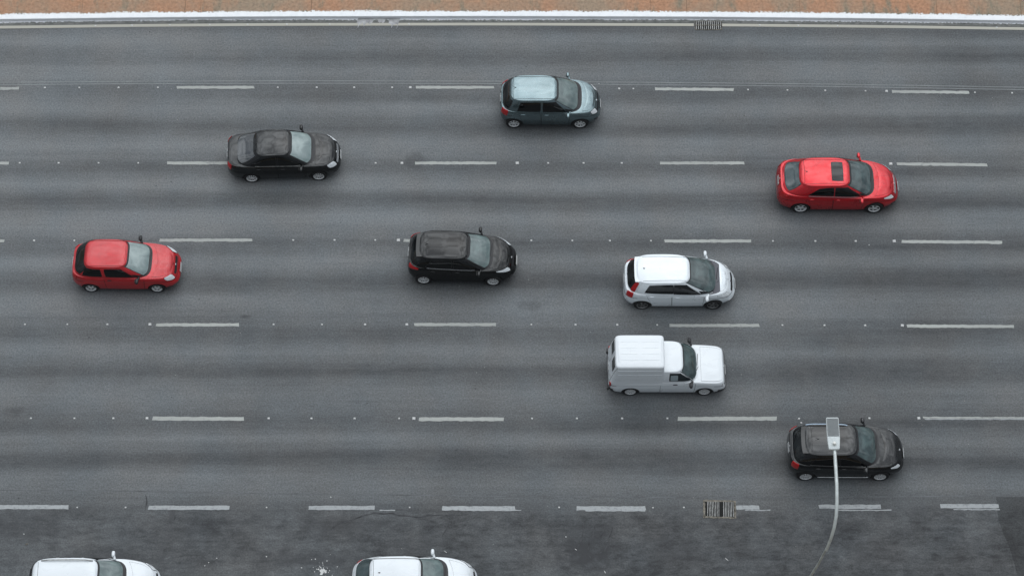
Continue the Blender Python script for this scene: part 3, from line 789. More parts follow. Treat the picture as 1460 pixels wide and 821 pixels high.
def car(name, loc, heading, label, S):
    """S: specification; x forward, origin on the ground midway between the axles"""
    root = bpy.data.objects.new(name, None); col.objects.link(root)
    root.location = (loc[0], loc[1], 0); root.rotation_euler.z = R(heading)
    tag(root, label, S.get('cat', 'car'), 'vehicles driving along the road' if S.get('driving', True) else 'white cars at the near side of the road')
    W, H, xf, xr, WB = S['W'], S['H'], S['xf'], S['xr'], S['WB']
    hw = W / 2; pm = S['paint']
    zs = pl(S['belt'])                                      # shoulder line
    nf, nr = S.get('nf', 3.4), S.get('nr', 5.4)
    nose = S.get('nose', .20); tail = S.get('tail', .06)
    zb = .19
    def zl(fr, dz=0): return lambda x: zb + (zs(x) - zb) * fr + dz
    def lev(fr, df, dr, wk, dz=0): return dict(xf=xf - df, xr=xr + dr, xm=0.0, b=hw * wk, nf=nf, nr=nr, z=zl(fr, dz))
    low = Loft([lev(0, .16, .14, .93), lev(.10, .05, .05, .965), lev(.30, 0, .0, .992), lev(.45, .0, .0, 1.0), lev(.60, nose * .20, .012, 1.0), lev(.70, nose * .34, .02, .984),
                lev(.80, nose * .50, tail * .45, .988), lev(.93, nose * .82, tail * .8, .965), lev(1.0, nose * 1.05, tail * 1.1, .93), lev(1.0, nose * 1.25, tail * 1.6, .885, .010)], S.get('crown', .045))
    mb_ = MB(); low.mesh(mb_, 2)
    o_ = mb_.build('lower', pm, None)
    # wheel arches
    r_ = S.get('wr', .30); ax = (WB / 2, -WB / 2)
    cut = MB()
    for x in ax:
        for sg in (-1, 1):
            V = []; n = 28
            for yy_ in (hw - .30, hw + .12):
                for k in range(n):
                    a = 2 * math.pi * k / n; V.append((x + (r_ + .04) * math.cos(a), sg * yy_, r_ + (r_ + .04) * math.sin(a)))
            cut.add(V, [(k, (k + 1) % n, n + (k + 1) % n, n + k) for k in range(n)] + [tuple(range(n))[::-1], tuple(range(n, 2 * n))])
    co_ = cut.build('cut', M['dark'], None, smooth=False)
    md = o_.modifiers.new('arches', 'BOOLEAN'); md.operation = 'DIFFERENCE'; md.solver = 'EXACT'; md.object = co_; md.material_mode = 'TRANSFER'
    bpy.context.view_layer.update()
    me2 = bpy.data.meshes.new_from_object(o_.evaluated_get(bpy.context.evaluated_depsgraph_get()))
    bpy.data.objects.remove(o_); bpy.data.objects.remove(co_)
    # cabin
    zr = pl(S['roof']); c0, c1 = S['cab0'], S['cab1']       # (front, rear, half width) at belt and at roof edge
    cnf, cnr = S.get('cnf', 4.6), S.get('cnr', 4.3)
    def cl(v, z_, ins=0): 
        bow = 4 * max(0, v) * max(0, 1 - v) if v <= 1 else 0
        return dict(xf=c0[0] + (c1[0] - c0[0]) * v + .045 * bow - ins, xr=c0[1] + (c1[1] - c0[1]) * v - S.get('rbow', .03) * bow + ins,
                    xm=(c0[0] + c0[1]) / 2 + ((c1[0] + c1[1]) / 2 - (c0[0] + c0[1]) / 2) * v, b=c0[2] + (c1[2] - c0[2]) * v + .022 * bow - ins, nf=cnf, nr=cnr, z=z_)
    def zc(v):
        def f_(x):
            # belt height under this outline blended to the roof line
            return (zs(x) + .022) * (1 - v) + zr(x) * v
        return f_
    cab = Loft([cl(-.22, lambda x: zs(x) - .16), cl(0, zc(0)), cl(.25, zc(.25)), cl(.5, zc(.5)), cl(.75, zc(.75)), cl(1, zc(1)),
                cl(1, lambda x: zr(x) + .009, .005), cl(1, lambda x: zr(x) + .017, .018), cl(1, lambda x: zr(x) + .023, .042)], S.get('rcrown', .035))
    VF = lambda v: 1 + 4 * v                                # belt 0 .. roof 1 -> level
    mb_ = MB(); cab.mesh(mb_, 2)
    me2v = [v.co.copy() for v in me2.vertices]
    bodyv = MB()
    bodyv.v = me2v; bodyv.f = [tuple(p_.vertices) for p_ in me2.polygons]; bodyv.m = [min(1, p_.material_index) for p_ in me2.polygons]
    bodyv.add(mb_.v, mb_.f, 0)
    S['low'] = low; S['cab'] = cab
    if 'extra' in S: S['extra'](bodyv, S)
    body = bodyv.build('body', [pm, M['dark']], root, angle=32)
    bpy.data.meshes.remove(me2)

    # glass
    wz = S.get('wsg', (.07, .93, .90))
    mb_ = MB()
    fw = lambda e0, e1: (lambda u, v: cab.end(VF(e0 + (e1 - e0) * (v + 1) / 2), u * (c0[2] + (c1[2] - c0[2]) * (e0 + (e1 - e0) * (v + 1) / 2)) * wz[2] * .99, True))
    f0 = fw(wz[0], wz[1])
    patch(mb_, fw(.0, .985), .003, 16, 10, .12, .01, 0, 1.0)
    w_o = mb_.build('windscreen_surround', M['black'], root)
    mb_ = MB(); patch(mb_, f0, .007, 16, 10, .12, .01, 0, .978)
    ws = mb_.build('windscreen', S.get('wsm', M['ws']), root)
    if 'rearglass' in S:
        a0, a1, aw = S['rearglass']
        fr = lambda e0, e1, aw_: (lambda u, v: cab.end(VF(e0 + (e1 - e0) * (v + 1) / 2), u * (c0[2] + (c1[2] - c0[2]) * (e0 + (e1 - e0) * (v + 1) / 2)) * aw_, False))
        mb_ = MB(); patch(mb_, fr(a0, a1, aw), .004, 14, 8, .2, .01, flip=Vector((-.3, 0, .9)))
        patch(mb_, fr(a0 + .025, a1 - .02, aw * .972), .008, 14, 8, .2, .01, 1, flip=Vector((-.3, 0, .9)))
        rw = mb_.build('rear_window', [M['black'], S.get('rwm', M['glass_rear'])], root)
        if S.get('rwiper', True):
            pa = fr(a0, a1, aw)(.05, -.85); pb = fr(a0, a1, aw)(.55, -.1); k = MB(); off_ = Vector((-.022, 0, .012))
            k.tube([pa + off_, pb + off_], .008, 6); k.build('wiper', M['black'], rw)

    # cowl and wipers in front of the windscreen
    cw = S.get('cowl', .10); fwd = []
    nT = 22; V = []; F_ = []
    for i in range(nT + 1):
        t_ = -1 + 2 * i / nT; y = t_ * c0[2] * .93
        p0 = cab.end(1.0, y, True); pi_ = cab.end(1.0 + 4 * .12, y, True); V.append(Vector((pi_.x, y, max(pi_.z, low.top(pi_.x, y).z + .005))))
        for k, dx in enumerate((.012, cw * .5, cw * (1 - .35 * t_ * t_))):
            q = low.top(p0.x + dx, y * (1 + .0 * k)); V.append(q + Vector((0, 0, .006)))
    for i in range(nT):
        for k in range(3): F_.append((i * 4 + k, i * 4 + k + 1, (i + 1) * 4 + k + 1, (i + 1) * 4 + k))
    mesh_obj('cowl', V, F_, S.get('cowlm', M['black']), root)
    for (ya, yb) in ((-.12, -.62), (.35, -.10)):
        k = MB(); yb_ = yb * c0[2] / .7; ya_ = ya * c0[2] / .7
        pa = cab.end(1.02, ya_, True) + Vector((.03, 0, .025)); pb = cab.end(VF(.10), yb_, True) + Vector((.03, 0, .02))
        k.tube([pa, pb], .009, 6); k.build('wiper', M['black'], ws)

    # bonnet
    hx0, hx1 = S['hood']
    def hood(u, v):
        x1 = hx1; b_ = low.L[-1]
        x = hx0 + (hx1 - hx0) * (u + 1) / 2
        n = b_['nf']; q = max(0.0, 1 - (abs(x) / b_['xf']) ** n) ** (1 / n)
        y = v * b_['b'] * q * .94
        bend = .16 * (1 - v * v) * (1 - (u + 1) / 2) if S.get('hbend', True) else 0
        q_ = low.top(min(x + bend, hx1 + .0), y); e_ = min(1, max(0, (.80 - abs(v)) / .22)); e_ = e_ * e_ * (3 - 2 * e_)
        q_.z += S.get('crease', .012) * e_ * min(1, (1.02 - abs(u)) * 3); return q_
    mb_ = MB()
    patch(mb_, hood, .0025, 14, 12, .0, .006, 1, 1.012, 1.014)
    patch(mb_, hood, .006, 14, 12, .0, .006, 0, 1.0)
    mb_.build('bonnet', [pm, M['gap']], root)

    # doors with windows and handles
    for sg in (-1, 1):
        for d in S['doors']:
            x0b, x1b, x0t, x1t = d['x']                     # bottom rear/front, top rear/front
            fq = quad((x0b, .85), (x1b, .85), (x1t, 7.5), (x0t, 7.5))
            def dfn(u, v, fq=fq): 
                x, f_ = fq(u, v); return low.side(f_, x, sg)
            mb_ = MB(); fl = Vector(((x0b + x1b) / 2, 0, .6))
            patch(mb_, dfn, .0025, 10, 8, .05, .006, 1, 1.022, 1.02, flip=fl)
            patch(mb_, dfn, .006, 10, 8, .05, .006, 0, 1.0, flip=fl)
            dn = mb_.build('door', [pm, M['gap']], root)
            if 'win' in d:
                a, b_, c_, e_ = d['win'][:4]; v0, v1r, v1f = d['win'][4:7] if len(d['win']) > 4 else (.10, .86, .86)
                wq = quad((a, v0), (b_, v0), (e_, v1f), (c_, v1r))
                def wfn(u, v, wq=wq):
                    x, vv_ = wq(u, v); return cab.side(VF(vv_), x, sg)
                mb_ = MB(); fl = Vector(((a + b_) / 2, 0, 1.0))
                patch(mb_, wfn, .003, 10, 6, .12, .01, 1, 1.05, 1.09, flip=fl); patch(mb_, wfn, .008, 10, 6, .12, .01, 0, 1.0, flip=fl)
                mb_.build('window', [S.get('sgm', M['glass_side']), M['black']], dn)
            hx = x0t + .10 + .09; hp = low.side(6.75, hx, sg)
            k = MB(); superblob(k, hp + Vector((0, sg * .012, 0)), (.085, .018, .014), .7); k.build('handle', S.get('handle', pm), dn)
        for q_ in S.get('qwin', []):
            a, b_, c_, e_ = q_[:4]; v0, v1r, v1f = q_[4:7]
            wq = quad((a, v0), (b_, v0), (e_, v1f), (c_, v1r))
            def qfn(u, v, wq=wq):
                x, vv_ = wq(u, v); return cab.side(VF(vv_), x, sg)
            mb_ = MB(); fl = Vector(((a + b_) / 2, 0, 1.0))
            patch(mb_, qfn, .003, 8, 6, .12, .01, 1, 1.05, 1.09, flip=fl); patch(mb_, qfn, .008, 8, 6, .12, .01, 0, flip=fl)
            mb_.build('quarter_window', [S.get('qgm', M['glass_side']), M['black']], root)
        # black corner in front of the front window, under the mirror
        if S.get('tri', True):
            wf = S['doors'][0]['win']; xa = wf[1] + .015
            tq = quad((xa, .09), (c0[0] - .22, .05), (c0[0] - .24, .09), (xa - .10, .36))
            def tfn(u, v, tq=tq):
                x, vv_ = tq(u, v); return cab.side(VF(vv_), x, sg)
            mb_ = MB(); patch(mb_, tfn, .004, 6, 5, .05, .01, flip=Vector((xa, 0, 1.0))); mb_.build('corner_trim', M['black'], root)
        if 'beltstrip' in S:
            xa, xb, mt = S['beltstrip']
            def bfn(u, v): return cab.side(VF(.045 + .022 * v), xa + (xb - xa) * (u + 1) / 2, sg)
            mb_ = MB(); patch(mb_, bfn, .012, 16, 2, 0, .02, flip=Vector((0, 0, 1))); mb_.build('window_trim', mt, root)
        if 'sill' in S:
            def sfn(u, v): return low.side(.75 + .28 * v, (u) * (WB / 2 - r_ - .10), sg)
            mb_ = MB(); patch(mb_, sfn, .014, 12, 2, 0, .02, flip=Vector((0, 0, .4))); mb_.build('sill_trim', S['sill'], root)
        # headlight, tail light
        a0, a1, f0_, f1_, tp = S['head']
        def hfn(u, v):
            s_ = (u + 1) / 2; t_ = (v + 1) / 2
            A_ = R(a0 + (a1 - a0) * s_); w_ = 1 - tp * s_
            fm = (f0_ + f1_) / 2 + (f1_ - f0_) / 2 * .55 * s_ * tp
            f_ = fm + (f1_ - f0_) * (t_ - .5) * w_
            return low.pt(f_, A_ * sg)
        mb_ = MB(); patch(mb_, hfn, .010, 24, 20, .5, .012, 1, 1.05, 1.10, flip=Vector((1.2, sg * .2, .5))); patch(mb_, hfn, .018, 24, 20, .5, .012, 0, flip=Vector((1.2, sg * .2, .5)))
        mb_.build('headlight', [S.get('headm', M['lamp_clear']), M['black']], root)
        for (lf, a0, a1, f0_, f1_, tp) in S['tails']:
            L_ = low if lf == 'low' else cab
            def tfn(u, v, a0=a0, a1=a1, f0_=f0_, f1_=f1_, tp=tp, L_=L_):
                s_ = (u + 1) / 2; t_ = (v + 1) / 2
                return L_.pt((f0_ + f1_) / 2 + (f1_ - f0_) * (t_ - .5) * (1 - tp * s_), R(180 - (a0 + (a1 - a0) * s_)) * sg)
            mb_ = MB(); patch(mb_, tfn, .018, 24, 24, .35, .02, flip=Vector((-1.2, sg * .2, .7))); mb_.build('taillight', M['lamp_red'], root)
        # mirror
        mx_, mz = S.get('mir', (c0[0] - .42, None)); mz = mz or zs(mx_) + .05
        k = MB(); superblob(k, (mx_ - .01, sg * (hw + .085), mz + .02), (.062, .115, .062), .75)
        k.tube([(mx_ + .05, sg * (hw - .10), mz - .02), (mx_ + .01, sg * (hw + .04), mz + .01)], .04, 8)
        mo_ = k.build('mirror', S.get('mirm', pm), root)
        k = MB(); k.box((mx_ - .083, sg * (hw + .09), mz + .02), (.006, .15, .085)); k.build('mirror_glass', M['glass_rear'], mo_)
        # bumper reflectors or fog lamps at the corners
        if S.get('fog', True):
            def ffn(u, v): return low.pt(2.4 + .55 * v, R(33 + 7 * u) * sg)
            mb_ = MB(); patch(mb_, ffn, .008, 6, 5, .8, .01, flip=Vector((1.2, sg * .2, .3))); mb_.build('fog_lamp', S.get('fogm', M['black']), root)

    # grille, lower intake, plates, badges
    gl = S.get('grille', (5.2, 6.4, 13))
    def gfn(u, v): return low.pt(gl[0] + (gl[1] - gl[0]) * (v + 1) / 2, R(gl[2] * u))
    mb_ = MB(); patch(mb_, gfn, .006, 14, 4, .3, .01, flip=Vector((.8, 0, .4))); mb_.build('grille', S.get('grillem', M['black']), root)
    def ifn(u, v): return low.pt(1.3 + .8 * (v + 1) / 2, R(15 * u))
    mb_ = MB(); patch(mb_, ifn, .006, 14, 4, .3, .01, flip=Vector((.8, 0, .3))); mb_.build('air_intake', M['black'], root)
    zp = S.get('plate_z', .46)
    k = MB(); k.box((xf + .012, 0, zp), (.012, .38, .125), mat=Matrix.Rotation(R(-14), 4, 'Y')); k.build('licence_plate', S.get('platem', M['plate']), root)
    rp = S.get('rplate', .62); q = low.end(6.0 if rp > .6 else 3.6, 0, False)
    k = MB(); k.box((q.x - .012, 0, q.z), (.012, .38, .125), mat=Matrix.Rotation(R(10), 4, 'Y')); k.build('licence_plate', M['plate'], root)
    q = low.pt(6.7, 0); k = MB(); superblob(k, q + Vector((.005, 0, 0)), (.018, .055, .035), 1.0); k.build('badge', M['chrome'], root)
    q = low.pt(7.1, math.pi); k = MB(); superblob(k, q + Vector((-.005, 0, 0)), (.015, .04, .03), 1.0); k.build('badge', M['chrome'], root)
    for (ta, tb, fa) in ((-72, 72, 5.15), (118, 242, 4.75)):
        k = MB(); n = 44; P_ = []
        for i in range(n + 1):
            a = ta + (tb - ta) * i / n; e_ = abs(-1 + 2 * i / n)
            P_.append(low.pt(fa + .9 * max(0, e_ - .55), R(a)))
        k.tube(P_, .0065, 6); k.build('bumper_joint', M['gap'], root)
    # rear bumper step and a bumper seam
    if 'bump' in S:
        for fr_, a_ in ((True, S['bump'][0]), (False, S['bump'][1])):
            def bf(u, v, fr_=fr_, a_=a_): return low.pt(1.55 + 1.15 * v, (R(a_ * u) if fr_ else R(180 + a_ * u)))
            mb_ = MB(); patch(mb_, bf, .022, 40, 4, 0, .03, flip=Vector((.6 if fr_ else -.6, 0, .4))); mb_.build('bumper', S['bump'][2], root)
    # roof antenna
    if S.get('ant', None):
        x, y, l_ = S['ant']; q = cab.top(x, y); k = MB(); k.tube([q, q + Vector((-l_ * .75, 0, l_ * .65))], .006, 6); superblob(k, q, (.035, .02, .016), 1.0)
        k.build('antenna', M['black'], root)
    # roof ditches / rails
    if 'rails' in S:
        for sg in ((-1, 1) if S['rails'].get('both', True) else (1,)):
            k = MB(); x0, x1, yy_, rr_, lift, mt = [S['rails'][q] for q in ('x0', 'x1', 'y', 'r', 'lift', 'm')]
            n = 14; P_ = []
            for i in range(n + 1):
                x = x0 + (x1 - x0) * i / n; q = cab.top(x, yy_ * (1 - .04 * (i / n) ** 2) * sg)
                e_ = min(1, min(i, n - i) / 1.5); P_.append(q + Vector((0, 0, lift * e_ + .002)))
            k.tube(P_, rr_, 8); k.build('roof_rail' if lift > .01 else 'roof_ditch', mt, root)
    if 'roofseam' in S:
        x = S['roofseam']; k = MB(); yy_ = c1[2] - .14
        k.tube([cab.top(x + .02 * (1 - (j / 6) ** 2), yy_ * j / 6) + Vector((0, 0, -.002)) for j in range(-6, 7)], .006, 6); k.build('roof_seam', M['gap'], root)
    if 'sunroof' in S:
        x0, x1, yy_ = S['sunroof']
        def sf(u, v): return cab.top(x0 + (x1 - x0) * (u + 1) / 2, yy_ * v)
        mb_ = MB(); patch(mb_, sf, .004, 6, 8, .15, .006, 1, 1.08, 1.04); patch(mb_, sf, .008, 6, 8, .15, .008, 0); mb_.build('sunroof', [S.get('sunm', M['glass_rear']), M['black']], root)
    if 'spoiler' in S:
        x1, d_, yy_ = S['spoiler']; V = []; n = 16
        k = MB()
        for j in range(n + 1):
            y = yy_ * (-1 + 2 * j / n); e_ = 1 - .35 * abs(y / yy_) ** 3; z_ = cab.top(x1, y * .93).z
            V += [Vector((x1 + .12, y, z_ + .008)), Vector((x1 - d_ * e_, y * .985, z_ - .012)), Vector((x1 - d_ * e_ + .01, y * .985, z_ - .04)), Vector((x1 + .10, y, z_ - .06))]
        F_ = []
        for j in range(n):
            for q in range(4): F_.append((j * 4 + q, j * 4 + (q + 1) % 4, (j + 1) * 4 + (q + 1) % 4, (j + 1) * 4 + q))
        F_ += [(0, 1, 2, 3), (n * 4 + 3, n * 4 + 2, n * 4 + 1, n * 4)]
        k.add(V, F_); k.build('spoiler', S.get('spoilerm', pm), root)
    # wheels
    hm, am, rmm = wheel_meshes(S.get('wheel', 'cap'), r_, S.get('rimm', M['rim']))
    for x in ax:
        for sg in (-1, 1):
            wo_ = inst('wheel', hm, root); wo_.location = (x, sg * (hw - .115), r_)
            wo_.rotation_euler = (0, random.uniform(0, 6) if sg > 0 else random.uniform(0, 6), 0 if sg > 0 else math.pi)
            inst('tyre', am, wo_); inst('rim', rmm, wo_)
    if 'after' in S: S['after'](root, S)
    return root

# --- grey hatchback, top lane
gap = dict
car('hatchback', (1.31, 7.69), -.3, 'metallic blue-grey five-door hatchback, the car nearest the kerb', dict(
    paint=P_grey, W=1.66, H=1.54, xf=1.99, xr=-1.76, WB=2.465, belt=[(-1.8, .98), (-1.0, 1.0), (.6, .95), (1.2, .93), (1.7, .82), (2.0, .70)],
    roof=[(-1.5, 1.42), (-1.2, 1.455), (-.4, 1.475), (.2, 1.455), (.5, 1.43)], cab0=(1.20, -1.66, .775), cab1=(.34, -1.36, 0.587), nf=4.2, nose=.20,
    doors=[dict(x=(-.20, .80, -.22, .84), win=(-.16, .70, -.16, .32)), dict(x=(-.86, -.23, -1.08, -.25), win=(-1.10, -.26, -.98, -.25))],
    wsm=M['ws'], rearglass=(.08, .90, .90), head=(16, 38, 5.7, 8.1, .35), tails=[('low', 20, 50, 5.0, 8.4, 0)], hood=(1.30, 1.80),
    beltstrip=(-1.12, .72, P_grey), ant=(-1.18, 0, .16), rails=gap(x0=-1.2, x1=.25, y=.50, r=.006, lift=0, m=M['gap']), roofseam=-1.26, wheel='cap7', mirm=P_grey, fog=True, cowl=.09))
# --- black saloon
car('saloon_car', (-8.38, 5.33), 2.1, 'black four-door saloon with grey dusty roof, leftmost of the black cars', dict(
    paint=P_black2, W=1.66, H=1.46, xf=2.05, xr=-2.12, WB=2.465, belt=[(-2.15, .97), (-1.6, .99), (-.6, .96), (.6, .92), (1.1, .90), (1.7, .80), (2.1, .68)],
    roof=[(-1.4, 1.28), (-1.1, 1.355), (-.7, 1.40), (-.3, 1.42), (.15, 1.40), (.4, 1.38)], cab0=(1.06, -1.76, .765), cab1=(.24, -1.02, 0.582), cnr=4.2, nf=4.2, nose=.20, tail=.05,
    doors=[dict(x=(-.22, .74, -.24, .78), win=(-.20, .66, -.20, .26, .10, .90, .84)), dict(x=(-.84, -.25, -1.12, -.27), win=(-1.22, -.28, -.86, -.28, .10, .78, .90))],
    wsm=M['ws_bright'], rearglass=(.06, .93, .88), rwiper=False, rwm=simple('dusty_rear_glass', (.040, .044, .048), .06, ior=1.9, coat=1.0, noise=(2, .7, 1.3)),
    head=(19, 46, 5.5, 8.2, .25), tails=[('low', 14, 36, 5.0, 8.2, 0)], hood=(1.16, 1.84), beltstrip=(-1.05, .60, M['iron']), handle=M['black'],
    ant=(-1.0, 0, .20), rails=gap(x0=-.95, x1=.2, y=.50, r=.006, lift=0, m=M['gap']), wheel='alloy10', grillem=M['chrome'], mirm=P_black, fog=True, plate_z=.48))
# --- red hatchback with sunroof
car('hatchback', (11.90, 4.04), -.3, 'red five-door car with a dark sunroof and alloy wheels', dict(
    paint=P_red, W=1.80, H=1.48, xf=2.25, xr=-2.22, WB=2.685, belt=[(-2.25, 1.02), (-1.7, 1.05), (-.6, 1.0), (.6, .95), (1.2, .93), (1.8, .82), (2.3, .64)],
    roof=[(-1.7, 1.30), (-1.4, 1.375), (-.9, 1.41), (-.4, 1.425), (.2, 1.41), (.5, 1.385)], cab0=(1.24, -2.02, .83), cab1=(.36, -1.42, 0.622), cnr=4.2, nf=3.7, nose=.24, tail=.12, wr=.325,
    doors=[dict(x=(-.18, .86, -.20, .90), win=(-.16, .80, -.16, .30, .12, .88, .84)), dict(x=(-.92, -.21, -1.18, -.23), win=(-1.14, -.22, -.76, -.22, .14, .78, .88))],
    wsm=M['ws_dark'], rearglass=(.12, .96, .80), rwm=M['rw_clear'], rwiper=False, head=(24, 48, 5.7, 7.6, .7), tails=[('low', 20, 48, 4.8, 7.6, .3)], hood=(1.34, 2.02),
    beltstrip=(-1.12, .78, M['chrome']), ant=(-1.18, 0, .12), rails=gap(x0=-1.35, x1=.2, y=.52, r=.006, lift=0, m=simple('red_ditch_gap', (.08, .004, .006), .5)), roofseam=-1.28,
    sunroof=(-.28, .12, .40), sunm=simple('sunroof_glass', (.012, .013, .015), .05, ior=1.45), wheel='alloy5', fog=True, grille=(5.3, 6.7, 13), grillem=M['chrome'], cowl=.07))
# --- small red two-door
car('hatchback', (-13.93, .61), -.4, 'small faded red two-door hatchback, leftmost of the moving cars', dict(
    paint=P_red2, W=1.63, H=1.44, xf=2.00, xr=-1.86, WB=2.373, belt=[(-1.9, .94), (-1.0, .95), (.6, .90), (1.0, .88), (1.6, .80), (2.0, .66)],
    roof=[(-1.5, 1.33), (-1.2, 1.375), (-.5, 1.395), (0, 1.385), (.3, 1.36)], cab0=(.98, -1.74, .755), cab1=(.18, -1.30, 0.592), nf=4.3, nose=.22,
    doors=[dict(x=(-.60, .74, -.64, .78), win=(-.55, .44, -.60, .0, .12, .84, .84))], qwin=[(-1.40, -.70, -1.28, -.74, .14, .84, .84)],
    wsm=M['ws_bright'], rearglass=(.10, .92, .90), head=(20, 48, 5.5, 8.3, .3), tails=[('low', 18, 42, 5.0, 8.2, 0)], hood=(1.06, 1.82),
    ant=None, rails=gap(x0=-1.25, x1=.15, y=.53, r=.007, lift=0, m=simple('dull_red_ditch', (.16, .012, .014), .6)), wheel='alloy5', mirm=M['black'], handle=M['black'], fog=False, wr=.285, grille=(6.0, 7.0, 11), cowl=.05))
# --- black hatchback in the middle
car('hatchback', (-1.91, .94), -1.6, 'black five-door hatchback with clouds mirrored on its roof, in the middle of the road', dict(
    paint=P_black, W=1.68, H=1.47, xf=2.07, xr=-1.84, WB=2.50, belt=[(-1.9, 1.02), (-1.0, 1.02), (.6, .94), (1.2, .91), (1.7, .80), (2.1, .66)],
    roof=[(-1.55, 1.37), (-1.2, 1.405), (-.5, 1.425), (.1, 1.41), (.5, 1.37)], cab0=(1.18, -1.72, .785), cab1=(.34, -1.42, 0.592), nf=3.7, nose=.24,
    doors=[dict(x=(-.20, .80, -.22, .84), win=(-.16, .72, -.16, .30, .10, .88, .84)), dict(x=(-.88, -.23, -1.10, -.25), win=(-1.16, -.24, -.96, -.24, .16, .80, .88))],
    wsm=M['ws'], rearglass=(.06, .90, .90), head=(22, 56, 5.8, 8.0, .75), tails=[('low', 20, 58, 5.8, 8.5, .75)], hood=(1.30, 1.84), beltstrip=(-1.12, .60, M['chrome']),
    ant=(-1.12, 0, .12), roofseam=-1.26, wheel='cap', spoiler=(-1.42, .10, .50), platem=M['stud'], cowl=.06, fog=True, after=lambda r_, S: None))
# --- white and silver compact MPV
car('compact_mpv', (5.92, -.07), 0, 'pearl white compact hatchback with tall red tail lights and dark alloy wheels', dict(
    paint=P_pearl, W=1.70, H=1.53, xf=2.07, xr=-1.94, WB=2.53, belt=[(-2.0, .96), (-1.2, 1.0), (-.2, .95), (.8, .90), (1.3, .88), (1.7, .78), (2.1, .62)],
    roof=[(-1.6, 1.42), (-1.3, 1.455), (-.5, 1.475), (.1, 1.455), (.6, 1.41)], cab0=(1.44, -1.82, .79), cab1=(.38, -1.52, 0.607), nf=3.7, nose=.26, cnf=4.2,
    doors=[dict(x=(-.20, .88, -.22, .92), win=(-.17, .80, -.17, .28, .10, .88, .84)), dict(x=(-.90, -.23, -1.14, -.25), win=(-1.20, -.20, -1.04, -.20, .14, .82, .88))],
    sgm=simple('dark_side_glass', (.014, .016, .018), .05), wsg=(.10, .96, .92), wsm=M['ws_dark'], rearglass=(.06, .88, .84), head=(24, 54, 5.4, 7.4, .7), tails=[('low', 26, 50, 5.0, 8.5, 0), ('cab', 30, 47, 1.1, 4.6, .0)], hood=(1.50, 1.90),
    ant=(-1.22, 0, .06), rails=gap(x0=-1.28, x1=.25, y=.50, r=.008, lift=0, m=simple('grey_ditch', (.30, .31, .32), .5)), wheel='alloy5', rimm=M['rim_dark'], mirm=P_white, fog=True, fogm=M['lamp_clear'],
    hbend=False, cowl=.20, cowlm=simple('grey_cowl', (.10, .10, .115), .5), spoiler=(-1.50, .07, .52), wr=.305))

# --- white panel van: car-like cab with a tall box behind
def van_box(bodyv, S):
    z1 = 1.78
    def bl(v, ins=0, dz=0):
        return dict(xf=-.13 - .03 * v - ins, xr=-2.06 + .20 * v + ins, xm=-1.05 + .08 * v, b=.785 + (.655 - .785) * v - ins, nf=14, nr=12, z=(lambda x, v=v, dz=dz: .80 + (z1 - .80) * v + dz - .015 * v * (x + 1.1) ** 2))
    bx = Loft([bl(0), bl(.2), bl(.5), bl(.8), bl(1), bl(1, .015, .02), bl(1, .04, .035), bl(1, .09, .045)], .03)
    bx.mesh(bodyv, 2); S['box'] = bx
    # roof fairing stub that steps down to the cab on both sides
def van_after(root, S):
    bx = S['box']; low, cab = S['low'], S['cab']
    for sg in (-1, 1):
        # pressed side panels
        for (a, b_, f0_, f1_) in ((-1.80, -.22, 2.55, 3.25), (-1.80, -.22, 1.45, 2.35)):
            def fn(u, v): return bx.side((f0_ + f1_) / 2 + (f1_ - f0_) / 2 * v, (a + b_) / 2 + (b_ - a) / 2 * u, sg)
            mb_ = MB(); patch(mb_, fn, .014, 12, 4, .12, .01, flip=Vector((-1, 0, 1.2))); mb_.build('side_panel', P_white, root)
        # rear doors with a window each
        def rd(u, v): 
            y = sg * (.33 + .30 * u); f_ = 2.0 + 1.9 * v; return bx.end(f_, y, False)
        def rw(u, v):
            y = sg * (.33 + .22 * u); f_ = 2.9 + .75 * v; return bx.end(f_, y, False)
        mb_ = MB(); patch(mb_, rd, .003, 8, 8, .05, .005, 1, 1.03, flip=Vector((-1, 0, 1.0))); patch(mb_, rd, .008, 8, 8, .05, .005, 0, flip=Vector((-1, 0, 1.0)))
        d_ = mb_.build('rear_door', [P_white, M['gap']], root)
        mb_ = MB(); patch(mb_, rw, .016, 8, 6, .15, .01, 0, flip=Vector((-1, 0, 1.0))); mb_.build('window', M['glass_rear'], d_)
        k = MB(); k.box((-2.09, sg * .72, .50), (.06, .13, .16)); k.build('bumper_corner', M['black'], root)
        q = low.side(4.2, -2.02, sg); k = MB(); superblob(k, (q.x, q.y, .74), (.035, .05, .13), .5); k.build('taillight', M['lamp_red'], root)
        # joint between box and cab door
        k = MB(); k.tube([low.side(f_, -.08, sg) + Vector((0, sg * .001, 0)) for f_ in (1.2, 2, 3, 4, 5, 6)] , .006, 6); k.build('panel_gap', M['gap'], root)
    # ribs on the roof of the box
    for y in (-.36, -.12, .12, .36):
        k = MB()
        for (x0, x1) in ((-1.72, -1.05), (-.98, -.28)):
            n = 8; k.tube([bx.top(x0 + (x1 - x0) * i / n, y) + Vector((0, 0, -.008 + .004 * min(1, min(i, n - i)))) for i in range(n + 1)], .009, 6)
        k.build('roof_rib', P_white, root)
    # driver inside, pale sunshade seen through the side glass
    q = cab.side(1 + 4 * .45, .22, -1); k = MB(); 
    def sh(u, v): return cab.side(1 + 4 * (.47 + .27 * v), .20 + .13 * u, -1)
    patch(k, sh, .013, 4, 4, .2, .004, flip=Vector((.2, 0, 1))); k.build('window_sticker', simple('pale_card', (.30, .36, .38), .5), root)
